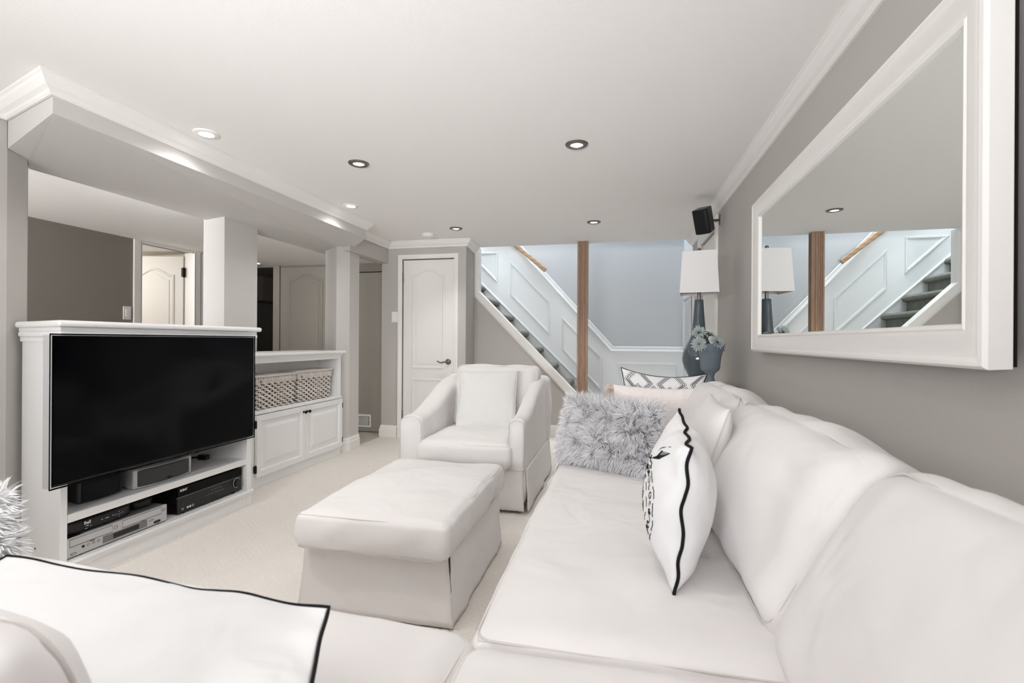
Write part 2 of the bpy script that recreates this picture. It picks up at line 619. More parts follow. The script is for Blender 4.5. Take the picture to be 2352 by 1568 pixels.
def fur(P, n, length, parent, m, sides=(1, -1), droop=Vector((0, 0, -0.5)), wid=0.0024, seed=3):
    rnd = random.Random(seed)
    pts = []
    for i in range(n):
        side = sides[0] if (len(sides) == 1 or rnd.random() < 0.72) else sides[1]
        u, v = rnd.uniform(-1, 1), rnd.uniform(-1, 1)
        a = P.P(u, v, side)
        e = 0.01
        du = P.P(u + e, v, side) - P.P(u - e, v, side)
        dv = P.P(u, v + e, side) - P.P(u, v - e, side)
        nn = du.cross(dv)
        if nn.length < 1e-12: nn = Vector((0, -side, 0))
        nn.normalize()
        if nn.y * side > 0: nn = -nn
        k = max(abs(u), abs(v))
        out = Vector((u, 0, v)) * (k ** 4)
        # swirled clumps
        cl = Vector((noise.noise(Vector((a.x * 24, a.z * 24, 1.5))), 0, noise.noise(Vector((a.x * 24, a.z * 24, 9.5)))))
        cl2 = Vector((noise.noise(Vector((a.x * 45, a.z * 45, 3.5))), 0, noise.noise(Vector((a.x * 45, a.z * 45, 7.5)))))
        d = nn * 0.55 + out * 0.8 + cl * 1.2 + cl2 * 1.0 + Vector((rnd.uniform(-1, 1), rnd.uniform(-1, 1), rnd.uniform(-1, 1))) * 0.22 + droop * 0.3
        d.normalize()
        L = length * rnd.uniform(0.65, 1.15)
        b = a + (nn * .55 + d * .45).normalized() * L * 0.45
        c = b + (d + droop * 0.35).normalized() * L * 0.6
        pts.append((a, b, c, rnd.uniform(.6, 1.2)))
    return blades(pts, m, parent, 'fur_pile', wid=wid)

# ------------------------------------------------------------------ structure
def slab(name, x0, x1, y0, y1, z0, z1, m, label=None, bevel=0.0):
    return struct(obj(name, boxb(x0, x1, y0, y1, z0, z1), m, bevel=bevel), label)


def prism(name, foot, z0, z1, m, label=None):
    bm = B()
    extrude_poly(bm, [(x, y, z0) for x, y in foot], (0, 0, z1 - z0))
    return struct(obj(name, bm, m), label)


floor = slab('floor', -6.3, 1.0, -1.45, 7.2, -0.12, 0.0, M['carpet'], 'cream berber carpet floor with a tiled strip by the grey doors')
g = obj('grout_bed', boxb(-4.2, -2.57, 2.6, 5.1, 0.0, 0.002), M['grout'], floor)
tile_me = None
for i in range(5):
    for j in range(8):
        x0, y0 = -4.19 + i * 0.325, 2.61 + j * 0.311
        if tile_me is None:
            t = obj('tile', boxb(0, 0.318, 0, 0.304, 0, 0.006), M['tile'], None, bevel=0.0015, seg=1)
            tile_me = t.data
        else:
            t = t.copy()
            COL.objects.link(t)
        t.location = (x0, y0, 0.0)
        t.parent = floor

slab('ceiling', -3.0, 0.9, -1.45, 5.39, CEIL, CEIL + 0.08, M['ceiling'], 'smooth white basement ceiling')
_cb = [(-6.3, -1.45), (-2.955, -1.45), (-2.955, 4.372), (-2.6, 4.372), (-2.6, 5.1), (-6.3, 5.1)]
slab('ceiling_stairwell', -3.6, 0.9, 5.3, 6.4, 4.5, 4.58, M['ceiling'], 'high ceiling above the staircase')

# left wall and dropped bulkhead
prism('wall_left', [(-2.785, -1.4), (-2.78, 1.69), (-2.83, 1.80), (-2.95, 1.88), (-3.02, 1.88), (-3.02, -1.4)], 0, CEIL, M['wall'], 'greige left wall ending at the opening behind the media cabinet')
bm = B()
foot = [(-2.30, 1.55, 2.004), (-2.27, 4.05, 2.004), (-2.62, 4.33, 1.945), (-2.90, 4.36, 1.935), (-2.95, 1.885, 1.935), (-2.83, 1.80, 1.945), (-2.775, 1.689, 1.95)]
lo = [bm.verts.new(p) for p in foot]
hi = [bm.verts.new((p[0], p[1], CEIL)) for p in foot]
bm.faces.new(hi)
n = len(foot)
for i in range(n):
    bm.faces.new([lo[i], lo[(i + 1) % n], hi[(i + 1) % n], hi[i]])
for tri in ((0, 1, 2), (0, 2, 3), (0, 3, 4), (0, 4, 5), (0, 5, 6)):
    bm.faces.new([lo[i] for i in tri])
struct(obj('wall_bulkhead', bm, M['wall_soffit']), 'grey dropped bulkhead running above the media cabinets')
slab('wall_bulkhead_far', -2.62, -2.49, 4.15, 4.95, 1.917, CEIL, M['wall'], 'shallow grey bulkhead beside the narrow white door')
prism('ceiling_back_room', _cb, 1.958, 2.04, M['ceiling'], 'lower white ceiling over the back room')

prism('wall_pillar_near', [(-2.95, 2.95), (-2.77, 2.95), (-2.80, 3.31), (-2.97, 3.31)], 0, 1.96, M['wall_soffit'], 'square grey pillar rising behind the television')
prism('wall_pillar_far', [(-2.81, 4.24), (-2.595, 4.09), (-2.535, 4.22), (-2.55, 4.42), (-2.81, 4.42)], 0, 1.99, M['wall_soffit'], 'grey pillar at the far end of the cabinets')

# door wall and its return towards the stairs
bm = B()
box(bm, -2.566, -2.325, 4.93, 5.1, 0, CEIL)
box(bm, -1.72, -1.60, 4.93, 5.03, 0, CEIL)
box(bm, -2.325, -1.72, 4.93, 5.03, 1.957, CEIL)
struct(obj('wall_back', bm, M['wall']), 'greige wall around the narrow white door')
prism('wall_back_return', [(-1.59, 4.93), (-1.635, 5.39), (-1.75, 5.39), (-1.70, 4.94)], 0, CEIL, M['wall'], 'narrow greige return wall beside the stair opening')
slab('wall_closet', -2.5, -1.66, 5.12, 5.2, 0, CEIL, M['black_void'])

# right wall with door opening
bm = B()
box(bm, 0.76, 0.9, -1.45, 4.13, 0, CEIL)
box(bm, 0.76, 0.9, 4.86, 5.39, 0, CEIL)
box(bm, 0.76, 0.9, 4.13, 4.86, 1.985, CEIL)
struct(obj('wall_right', bm, M['wall']), 'greige wall behind the sofa and the large mirror')
slab('wall_front', -6.3, 0.9, -1.55, -1.45, 0, CEIL, M['wall'], 'plain wall behind the viewer')

# stair enclosure
SL = -1.0195
KX0, KZ0 = -1.633, 1.581
def kz(x): return KZ0 + (x - KX0) * -1.020
bm = B()
extrude_poly(bm, [(-1.66, 5.39, 0), (-0.088, 5.39, 0), (-1.66, 5.39, kz(-1.66))], (0, 0.06, 0))
struct(obj('wall_stair_knee', bm, M['wall']), 'triangular greige wall under the staircase')
slab('wall_stair_left', -3.6, -1.60, 5.40, 5.47, 1.6, 4.5, M['wains'])
slab('wall_stair_head', -3.6, 0.9, 5.30, 5.40, CEIL + 0.08, 4.5, M['wall_blue'])
slab('wall_stair_end', -3.7, -3.6, 5.3, 6.4, 0, 4.5, M['wains'])
slab('wall_stair_back', -3.6, 0.9, 6.30, 6.4, 0, 4.5, M['wall_blue'], 'cool grey wall above the wainscot beside the stairs')
slab('wall_stair_right', 0.79, 0.9, 5.39, 6.3, 0, 4.5, M['wall_blue'], 'short grey wall at the foot of the stairs')

# wainscot on the stair wall
RX, RZ = -0.081, 0.955      # knee of the chair rail
def rz(x): return RZ if x > RX else RZ + (RX - x) * 1.103
bm = B()
extrude_poly(bm, [(-3.0, 6.285, 0), (0.79, 6.285, 0), (0.79, 6.285, RZ), (RX, 6.285, RZ), (-3.0, 6.285, rz(-3.0))], (0, 0.015, 0))
wains = struct(obj('wainscot', bm, M['wains']), 'white panelled wainscot climbing the stair wall')
PM = [(-.014, 0), (-.012, .006), (-.004, .012), (.002, .010), (.006, .014), (.012, .010), (.014, 0)]
def mould(name, pts, y, N, parent, closed=True, prof=PM, m=None, flip=1):
    bm = B()
    sweep(bm, [(x, y, z) for x, z in pts], N, prof, closed, flip)
    return obj(name, bm, m or M['wains'], parent, smooth=True, auto=30)
mould('chair_rail', [(-3.0, rz(-3.0) + .005), (RX, RZ + .005), (0.785, RZ + .005)], 6.285, (0, -1, 0), wains, False,
      [(-.05, 0), (-.048, .010), (-.036, .014), (-.030, .008), (-.006, .010), (-.002, .026), (.012, .030), (.018, .024), (.02, 0)])
for pts in ([(-1.596, 1.875), (-1.596, 2.242), (-1.965, 2.242)],
            [(-1.396, 2.096), (-1.395, 1.689), (-0.894, 1.184), (-0.897, 1.579)],
            [(-0.711, 1.361), (-0.709, 0.981), (-0.227, 0.469), (-0.225, 0.860)],
            [(-0.009, 0.795), (0.698, 0.795), (0.698, 0.24), (0.10, 0.24)]):
    mould('panel_moulding', pts, 6.285, (0, -1, 0), wains)
mould('skirt_board', [(-2.6, 1.925 + 0.76 * .982 - 0.04), (-0.0, 0.10)], 6.285, (0, -1, 0), wains, False,
      [(-.16, 0), (-.16, .012), (-.028, .012), (-.022, .020), (-.010, .022), (-.004, .014), (0, 0)], flip=-1)

# crown moulding
CP = [(0, -0.0005), (.062, -0.0005), (.062, -.010), (.055, -.015), (.050, -.026), (.034, -.046), (.018, -.056), (.015, -.066), (.010, -.070), (.010, -.074), (0, -.074)]
bm = B()
sweep(bm, [(x, y, CEIL) for x, y in [(-2.785, -1.4), (-2.776, 1.687), (-2.30, 1.548), (-2.27, 4.05), (-2.488, 4.225), (-2.488, 4.928), (-1.588, 4.928), (-1.633, 5.385)]], (0, 0, 1), CP)
struct(obj('trim_1', bm, M['trim']), 'white crown moulding along the bulkhead and door wall')
bm = B()
sweep(bm, [(0.76, -1.4, CEIL), (0.76, 5.385, CEIL)], (0, 0, 1), CP, flip=-1)
struct(obj('trim_2', bm, M['trim']), 'white crown moulding above the mirror')

# baseboards
BP = [(0, 0.001), (.018, 0.001), (.018, .085), (.012, .093), (.012, .108), (.006, .120), (.004, .13), (0, .13)]
def base(name, pts, flip=1, label=None):
    bm = B()
    sweep(bm, [(x, y, 0) for x, y in pts], (0, 0, 1), BP, flip=flip)
    return struct(obj(name, bm, M['trim']), label)
base('baseboard_back', [(-2.566, 5.07), (-2.566, 4.93), (-2.375, 4.93)])
base('baseboard_back_right', [(-1.685, 4.93), (-1.59, 4.93), (-1.635, 5.39), (-0.24, 5.39)])
base('baseboard_right', [(0.76, -1.4), (0.76, 4.03)], -1)
base('baseboard_pillar', [(-2.595, 4.09), (-2.535, 4.22), (-2.55, 4.42)], label='white baseboard around the far pillar')

# back room walls
bm = B()
box(bm, -4.32, -4.22, -1.45, 3.535, 0, 1.96)
box(bm, -4.32, -4.22, 4.115, 4.32, 0, 1.96)
box(bm, -4.32, -4.22, 3.535, 4.115, 1.945, 1.96)
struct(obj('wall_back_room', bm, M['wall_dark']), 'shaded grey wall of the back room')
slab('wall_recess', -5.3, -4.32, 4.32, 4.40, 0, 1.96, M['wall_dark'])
bm = B()
box(bm, -4.07, -3.99, 5.1, 5.18, 0, 1.96)
box(bm, -3.30, -3.07, 5.1, 5.18, 0, 1.96)
box(bm, -3.07, -2.57, 5.1, 5.18, 1.86, 1.96)
box(bm, -5.3, -4.85, 5.1, 5.18, 0, 1.96)
box(bm, -4.85, -4.07, 5.1, 5.18, 1.945, 1.96)
box(bm, -3.99, -3.30, 5.105, 5.18, 1.939, 1.96)
box(bm, -3.99, -3.30, 5.15, 5.18, 1.90, 1.94)
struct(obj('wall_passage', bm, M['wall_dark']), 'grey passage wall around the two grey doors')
bm = B()
box(bm, -5.4, -5.3, 4.3, 7.1, 0, 1.96)
box(bm, -5.3, -3.9, 7.0, 7.1, 0, 1.96)
box(bm, -4.0, -3.9, 5.18, 7.0, 0, 1.96)
box(bm, -5.4, -3.9, 5.1, 7.1, 1.962, 2.0)
box(bm, -5.3, -4.9, 5.9, 7.0, 1.62, 1.96)
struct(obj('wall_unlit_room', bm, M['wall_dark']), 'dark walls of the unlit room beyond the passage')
# room behind the open door
bm = B()
box(bm, -6.25, -6.15, 2.6, 4.3, 0, 2.3)
box(bm, -6.15, -4.32, 2.6, 2.7, 0, 2.3)
box(bm, -6.15, -4.32, 4.22, 4.3, 0, 2.3)
struct(obj('wall_bright_room', bm, M['cream']), 'cream walls of the bright room behind the open door')
bd = obj('wallpaper_border', boxb(-6.15, -6.147, 2.7, 4.22, 1.80, 1.92), M['cream'])
struct(bd, 'cream wallpaper border with small grey scrolls')
rnd = random.Random(5)
bm = B()
for k in range(70):
    y, z = 2.9 + k * 0.019, 1.86 + rnd.uniform(-.045, .045)
    a0 = rnd.uniform(0, 6)
    tube(bm, [(-6.146, y + .016 * math.cos(a0 + t) * (1 - t / 9), z + .016 * math.sin(a0 + t) * (1 - t / 9)) for t in (0, .8, 1.6, 2.4, 3.2, 4, 4.8)], 0.0025, 4)
o = obj('scroll_print', bm, M['silver_d'], bd); o['kind'] = 'stuff'


# ------------------------------------------------------------------ doors
def arch_pts(x0, x1, z0, zs, rise, n=18):
    pts = [(x0, z0), (x1, z0), (x1, zs)]
    if rise > 0:
        hw = (x1 - x0) / 2
        cx = (x0 + x1) / 2
        for i in range(1, n):
            t = 1 - 2 * i / n
            a = abs(t)
            zz = zs if a > .86 else zs + rise * (0.5 + 0.5 * math.cos(PI * a / .86)) ** 0.8
            pts.append((cx + hw * t, zz))
    pts.append((x0, zs))
    return pts


def door_leaf(parent, mtx, w, h, m, panels, th=0.035):
    bm = B()
    box(bm, 0, w, 0, th, 0, h)
    bmesh.ops.transform(bm, matrix=mtx, verts=bm.verts[:])
    leaf = obj('leaf', bm, m, parent, bevel=0.002, seg=1)
    for (x0, x1, z0, zs, rise) in panels:
        pts = arch_pts(x0, x1, z0, zs, rise)
        bm = B()
        sweep(bm, [(x, 0, z) for x, z in pts], (0, -1, 0), [(-.016, 0), (-.013, .004), (-.006, .010), (0, .011), (.005, .008), (.012, .007), (.015, 0)], True)
        ins = arch_pts(x0 + .04, x1 - .04, z0 + .04, zs - .04, rise * .95)
        extrude_poly(bm, [(x, 0.001, z) for x, z in ins], (0, -0.006, 0))
        bmesh.ops.transform(bm, matrix=mtx, verts=bm.verts[:])
        obj('raised_panel', bm, m, leaf, bevel=0.003, seg=2)
    return leaf


CS = [(0, 0), (0, .010), (.006, .014), (.018, .014), (.024, .018), (.046, .020), (.054, .017), (.058, 0)]
def casing(parent, pts, N, m, flip=1, k=1.0, name='casing'):
    bm = B()
    sweep(bm, pts, N, [(a * k, b) for a, b in CS], False, flip)
    return obj(name, bm, m, parent)


def hinge(parent, loc, h=0.09, r=0.007, m=None, plate=None):
    bm = B()
    x, y, z = loc
    cyl(bm, (x, y, z - h / 2), (x, y, z + h / 2), r, 10)
    for s in (-1, 1): sph(bm, (x, y, z + s * h / 2), r * .9, 8)
    if plate: box(bm, *plate)
    return obj('hinge', bm, m or M['nickel'], parent, smooth=True, auto=40)


# door_1 : closed narrow white door on the back wall
d1 = struct(thing('door_1', 'narrow closed white two-panel door with arched top panel', 'door', (-2.02, 4.93, 0)), None)
casing(d1, [(-2.322, 4.93, 0), (-2.322, 4.93, 1.957), (-1.722, 4.93, 1.957), (-1.722, 4.93, 0)], (0, -1, 0), M['trim'], flip=-1, k=.85)
door_me = door_leaf(d1, Matrix.Translation((-2.315, 4.945, 0.012)), 0.588, 1.936, M['door'],
                    [(0.115, 0.47, 0.76, 1.765, 0.058), (0.115, 0.47, 0.12, 0.63, 0)])
hinge(door_me, (-2.317, 4.938, 1.752), 0.085, 0.006)
hinge(door_me, (-2.317, 4.938, 0.25), 0.085, 0.006)
bm = B()
lathe(bm, [(0, 0.016), (.012, .016), (.020, .012), (.026, .007), (.031, .004), (.032, 0), (0, 0)], 24, mtx=Matrix.Translation((-1.79, 4.945, 0.84)) @ Matrix.Rotation(PI / 2, 4, 'X'))
hd = obj('door_handle', bm, M['pewter'], door_me, smooth=True, auto=50, label='pewter lever handle')
bm = B()
cyl(bm, (-1.79, 4.93, .84), (-1.79, 4.888, .84), .009, 12)
pts = [(-1.79 - t, 4.888, .84 + z) for t, z in [(0, 0), (.02, .001), (.04, -.004), (.058, -.009), (.076, -.007), (.09, .002), (.099, .008), (.104, .003), (.100, -.002)]]
tube(bm, pts, .0085, 10, taper=lambda t: 1.1 - .5 * t)
obj('lever', bm, M['pewter'], hd, smooth=True)

# door_2 : white door in the right wall beyond the lamp
d2 = struct(thing('door_2', 'white panelled door in the right wall behind the lamp', 'door', (0.76, 4.5, 0)), None)
casing(d2, [(0.76, 4.13, 0), (0.76, 4.13, 1.985), (0.76, 4.86, 1.985), (0.76, 4.86, 0)], (-1, 0, 0), M['trim'], flip=1, k=1.5)
m2 = Matrix.Translation((0.778, 4.853, 0.012)) @ Matrix.Rotation(-PI / 2, 4, 'Z')
l2 = door_leaf(d2, m2, 0.716, 1.962, M['door'], [(0.12, 0.60, 0.80, 1.78, 0.06), (0.12, 0.60, 0.12, 0.66, 0)])
hinge(l2, (0.768, 4.136, 1.80), 0.08, 0.006)

# door_3 : open white door of the bright room
d3 = struct(thing('door_3', 'open white door with arched panel seen through the opening above the television', 'door', (-4.22, 3.82, 0)), None)
bm = B()
box(bm, -4.222, -4.205, 3.475, 3.545, 0, 1.958)
box(bm, -4.222, -4.205, 4.105, 4.175, 0, 1.958)
box(bm, -4.224, -4.208, 3.545, 4.105, 1.935, 1.958)
box(bm, -4.33, -4.205, 3.535, 3.549, 0, 1.944)
box(bm, -4.33, -4.205, 4.101, 4.115, 0, 1.944)
obj('casing', bm, M['trim'], d3, bevel=0.003)
bm = B()
box(bm, -4.222, -4.208, 4.19, 4.245, 0, 1.955)
box(bm, -4.222, -4.205, 4.265, 4.32, 0, 1.955)
obj('corner_board', bm, M['trim'], d3, bevel=0.003)
# leaf swings into the bright room, hinged on its far jamb
ang = math.radians(180 + 11)
m3 = Matrix.Translation((-4.33, 4.085, 0.01)) @ Matrix.Rotation(ang, 4, 'Z') @ Matrix.Rotation(PI, 4, 'Z') @ Matrix.Translation((-0.60, -0.0, 0))
l3 = door_leaf(d3, m3, 0.60, 1.90, M['door'], [(0.10, 0.50, 0.76, 1.70, 0.07), (0.10, 0.50, 0.12, 0.64, 0)])
bm = B()
box(bm, -4.337, -4.315, 4.07, 4.101, 1.70, 1.79)
cyl(bm, (-4.318, 4.082, 1.695), (-4.318, 4.082, 1.795), .007, 10)
obj('hinge', bm, M['bronze'], l3, label='dark bronze hinge')
for z in (0.3,):
    bm = B()
    box(bm, -4.337, -4.315, 4.07, 4.101, z, z + .09)
    obj('hinge', bm, M['bronze'], l3)

# door_4 : grey door in the passage (closed)
d4 = struct(thing('door_4', 'grey painted door with arched panel in the dim passage', 'door', (-3.65, 5.1, 0)), None)
bm = B()
box(bm, -4.08, -3.992, 5.085, 5.1, 0, 1.955)
obj('casing', bm, M['greydoor'], d4, bevel=0.003)
door_leaf(d4, Matrix.Translation((-3.98, 5.09, 0.01)), 0.68, 1.925, M['greydoor'], [(0.125, 0.56, 0.76, 1.76, 0.07), (0.125, 0.56, 0.12, 0.64, 0)])
# door_5 : flush grey door at the end of the carpet
d5 = struct(thing('door_5', 'flush grey door with a floor level vent beside the pillar', 'door', (-2.8, 5.1, 0)), None)
lf = obj('leaf', boxb(-3.068, -2.572, 5.105, 5.14, 0.012, 1.85), M['greydoor'], d5, bevel=0.002, seg=1)
obj('door_gap', boxb(-3.07, -2.57, 5.15, 5.17, 0, 1.86), M['black_void'], d5)
vent = thing('vent_grille', 'white louvred vent low on the flush grey door', 'vent', (-2.91, 5.10, 0.14))
bm = B()
x0, x1, z0, z1 = -3.025, -2.80, 0.082, 0.19
sweep(bm, [(x0, 5.104, z0), (x1, 5.104, z0), (x1, 5.104, z1), (x0, 5.104, z1)], (0, -1, 0), [(0, 0), (0, .008), (-.016, .008), (-.018, 0)], True, flip=-1)
obj('frame', bm, M['white'], vent)
obj('backing', boxb(x0, x1, 5.1025, 5.104, z0, z1), M['black_void'], vent)
bm = B()
for k in range(14):
    x = x0 + .014 + k * (x1 - x0 - .028) / 13
    box(bm, x - .0032, x + .0032, 5.094, 5.103, z0 + .004, z1 - .004)
o = obj('slat', bm, M['white'], vent); o['kind'] = 'stuff'


# ------------------------------------------------------------------ light switches
def switch(mtx, label):
    t = thing('light_switch', label, 'switch', mtx.to_translation(), mtx.to_euler())
    obj('plate', boxb(-.036, .036, -.006, 0, -.058, .058), M['trim'], t, local=True, bevel=.003)
    obj('rocker', boxb(-.016, .016, -.010, -.005, -.032, .032), M['white'], t, local=True, bevel=.002)
switch(Matrix.Translation((-2.408, 4.929, 1.325)), 'white rocker switch on the greige wall left of the narrow white door')
switch(Matrix.Translation((-4.219, 3.42, 1.295)) @ Matrix.Rotation(PI / 2, 4, 'Z'), 'white rocker switch on the dark wall beside the open door')


# ------------------------------------------------------------------ recessed lights
def downlight(x, y, z, kind, label, power=22, group=None, cone=105):
    t = thing('recessed_light', label, 'light', (x, y, z), (0, 0, 0), group)
    if kind == 'nickel':
        bm = lathe(B(), [(.033, -.003), (.036, -.009), (.052, -.010), (.060, -.006), (.063, 0), (.033, 0)], 40)
        obj('trim_ring', bm, M['nickel'], t, local=True, smooth=True, auto=50)
    else:
        bm = lathe(B(), [(.034, -.003), (.037, -.008), (.053, -.008), (.061, -.004), (.063, 0), (.034, 0)], 40)
        obj('trim_ring', bm, M['trim'], t, local=True, smooth=True, auto=50)
    bm = lathe(B(), [(0, -.006), (.020, -.0065), (.032, -.003), (.034, 0), (0, 0)], 28)
    obj('lens', bm, M['lens'], t, local=True, smooth=True)
    d = bpy.data.lights.new('lamp', 'SPOT')
    d.energy = power
    d.spot_size = math.radians(cone)
    d.spot_blend = 0.9
    d.shadow_soft_size = 0.035
    d.color = (1.0, 0.985, 0.965)
    l = bpy.data.objects.new('lamp', d)
    COL.objects.link(l)
    l.location = (0, 0, -0.045)
    l.parent = t
    return t

GL = 'recessed ceiling lights'
downlight(-1.557, 2.685, CEIL, 'nickel', 'nickel ringed ceiling light over the ottoman and armchair, nearer of the left pair', 11, group=GL)
downlight(-0.229, 2.665, CEIL, 'nickel', 'nickel ringed ceiling light above the sofa, nearer of the right pair', 8, group=GL)
downlight(-1.533, 4.43, CEIL, 'nickel', 'small nickel ringed ceiling light in front of the narrow white door', 15, group=GL)
downlight(-0.222, 4.43, CEIL, 'nickel', 'nickel ringed ceiling light closest to the wooden post', 30, group=GL)
downlight(-1.557, 0.93, CEIL, 'nickel', 'ceiling light outside the view on the left', 22, group=GL)
downlight(-0.229, 0.93, CEIL, 'nickel', 'ceiling light outside the view above the viewer', 7, group=GL)
downlight(-2.119, 2.133, CEIL, 'white', 'white ringed ceiling light beside the bulkhead above the television', 10, group=GL, cone=150)
downlight(-2.12, 0.75, CEIL, 'white', 'white ringed ceiling light outside the view beside the bulkhead', 10, group=GL)
downlight(-2.107, 3.518, CEIL, 'white', 'white ringed ceiling light beside the bulkhead above the wicker baskets', 10, group=GL, cone=150)
downlight(-4.12, 4.86, 1.96, 'white', 'small lit ceiling light over the dim passage', 1.5, group=GL)

sd = thing('smoke_detector', 'round white smoke detector on the ceiling in front of the door', 'smoke detector', (-1.893, 4.62, CEIL))
obj('base_plate', lathe(B(), [(0, -.008), (.066, -.008), (.068, 0), (0, 0)], 32), M['trim'], sd, local=True, smooth=True, auto=40)
obj('cover', lathe(B(), [(0, -.034), (.03, -.034), (.052, -.028), (.060, -.016), (.061, -.0085), (0, -.0085)], 32), M['trim'], sd, local=True, smooth=True, auto=40)

# ------------------------------------------------------------------ staircase, post, handrail
st = thing('staircase', 'grey carpeted staircase rising to the left behind the white diagonal trim', 'staircase', (-0.2, 5.9, 0))
tread0 = riser0 = None
for k in range(0, 13):
    dx, dz = -0.199 * k, 0.202 * k
    if tread0 is None:
        bm = B()
        prof = []
        for i in range(9):
            a = -PI / 2 + PI * i / 8
            prof.append((-0.186 + .033 * math.cos(a), 0.150 + .036 * math.sin(a)))
        prof += [(-0.42, 0.186), (-0.42, 0.114)]
        extrude_poly(bm, [(x, 5.475, z) for x, z in prof], (0, 0.808, 0))
        tread0 = obj('tread', bm, M['stair'], st, smooth=True, auto=40)
        riser0 = obj('riser', boxb(-0.22, -0.205, 5.475, 6.283, -0.02, 0.12), M['stair'], st)
        t, r = tread0, riser0
    else:
        t, r = tread0.copy(), riser0.copy()
        COL.objects.link(t); COL.objects.link(r)
        t.location = tread0.location + Vector((dx, 0, dz))
        r.location = riser0.location + Vector((dx, 0, dz))
# white trim board capping the knee wall
def line_l(x): return 1.581 - (x + 1.633) * 1.0240
def line_u(x): return 1.641 - (x + 1.576) * 1.0152
bm = B()
extrude_poly(bm, [(-1.635, 5.365, line_l(-1.635)), (-0.19, 5.365, line_l(-0.19)), (-0.10, 5.365, line_l(-0.12)), (-0.10, 5.365, line_u(-0.10)), (-1.576, 5.365, line_u(-1.576)), (-1.576, 5.365, CEIL), (-1.635, 5.365, CEIL)], (0, 0.105, 0))
tb = struct(obj('trim_3', bm, M['trim'], bevel=0.004), 'white trim board edging the stair opening')
bm = B()
sweep(bm, [(-1.612, 5.365, CEIL), (-1.612, 5.365, line_l(-1.612) + .03), (-0.16, 5.365, line_l(-0.16) + .03)], (0, -1, 0), [(-.010, 0), (-.006, .008), (.002, .010), (.010, .004), (.016, 0)], flip=1)
obj('bead', bm, M['trim'], tb)

pt = thing('wooden_post', 'fluted tan wooden post standing floor to ceiling before the stairs', 'post', (-0.38, 5.30, 0))
bm = B()
hw = 0.057
cs = []
def flute_side(p, q):
    p, q = Vector(p), Vector(q)
    d = q - p
    nn = Vector((d.y, -d.x)).normalized()
    N = 40
    for i in range(N):
        t = i / N
        u = (t - .08) / .84
        dep = 0
        if 0 < u < 1:
            f = (u * 4) % 1
            dep = .014 * max(0, math.sin(PI * f)) ** .7
        cs.append(p + d * t - nn * dep)
c_ = .010
for a, b in (((-hw + c_, -hw), (hw - c_, -hw)), ((hw, -hw + c_), (hw, hw - c_)), ((hw - c_, hw), (-hw + c_, hw)), ((-hw, hw - c_), (-hw, -hw + c_))):
    flute_side(a, b)
extrude_poly(bm, [(-0.38 + p.x, 5.30 + p.y, 0.0) for p in cs], (0, 0, CEIL))
obj('shaft', bm, M['wood'], pt)

hr = thing('handrail', 'tan wooden handrail fixed to the wall above the stair wainscot', 'handrail', (-0.93, 6.2, 1.97))
bm = B()
d = Vector((-0.40, 0, 0.338)).normalized()
e = Vector((-0.925, 6.20, 1.985))
pth = [e, e + d * 2.2]
sweep(bm, pth, (0, -1, 0), [(-.026, -.022), (-.016, -.028), (.016, -.028), (.026, -.022), (.026, .022), (.016, .028), (-.016, .028), (-.026, .022)])
obj('rail', bm, M['rail'], hr, bevel=.003)
bm = B()
q = e + d * .9
cyl(bm, q + Vector((0, 0, -.02)), q + Vector((0, .03, -.07)), .007)
cyl(bm, q + Vector((0, .03, -.07)), q + Vector((0, .10, -.07)), .007)
obj('bracket', bm, M['nickel'], hr)

# narrow wall mirror at the stair foot
nm = thing('narrow_wall_mirror', 'tall narrow mirror on the wall at the foot of the stairs behind the lamp', 'mirror', (0.79, 5.95, 1.25))
bm = B()
sweep(bm, [(0.79, 5.62, 0.98), (0.79, 6.24, 0.98), (0.79, 6.24, 1.60), (0.79, 5.62, 1.60)], (-1, 0, 0), [(0, 0), (0, .02), (-.03, .02), (-.035, .006), (-.035, 0)], True, flip=-1)
obj('frame', bm, M['silver'], nm)
obj('mirror_glass', boxb(0.784, 0.789, 5.62, 6.24, 0.98, 1.60), M['mirror'], nm)

# ------------------------------------------------------------------ media cabinet
mc = thing('media_cabinet', 'tall white built-in media cabinet behind the television', 'cabinet', (-2.55, 2.15, 0))
def pfoot(name, foot, z0, z1, m, parent, bevel=0.002, label=None):
    bm = B()
    extrude_poly(bm, [(x, y, z0) for x, y in foot], (0, 0, z1 - z0))
    return obj(name, bm, m, parent, bevel=bevel, label=label)
pfoot('side_panel', [(-2.32, 1.60), (-2.32, 1.628), (-2.36, 1.645), (-2.765, 1.78), (-2.785, 1.755)], 0, 1.09, M['white'], mc)
obj('side_panel', boxb(-2.765, -2.32, 2.662, 2.70, 0, 1.09), M['white'], mc, bevel=.002)
obj('back_panel', boxb(-2.764, -2.745, 1.785, 2.66, 0.02, 1.12), M['white'], mc)
obj('front_panel', boxb(-2.34, -2.321, 1.629, 2.661, 0.74, 1.089), M['white'], mc)
inn = [(-2.3215, 1.629), (-2.3215, 2.661), (-2.744, 2.661), (-2.744, 1.774), (-2.36, 1.646)]
pfoot('shelf', inn, 0.268, 0.305, M['white'], mc, .003)
pfoot('bottom_shelf', inn, 0.0775, 0.102, M['white'], mc, 0)
pfoot('base', inn, 0.0, 0.0765, M['white'], mc, 0)
bm = B()
sweep(bm, [(-2.319, 1.60, 0), (-2.319, 2.705, 0)], (0, 0, 1), [(0, .102), (.010, .102), (.014, .098), (.016, .092), (.012, .086), (.012, .082), (.006, .074), (.006, .068), (0, .066)])
obj('ledge_moulding', bm, M['white'], mc, smooth=True, auto=35)
def topfoot(e):
    return [(-2.32 + e, 1.60 - e * .9), (-2.32 + e, 2.70 + e * .8), (-2.775, 2.70 + e * .8), (-2.785, 1.752 - e * .6)]
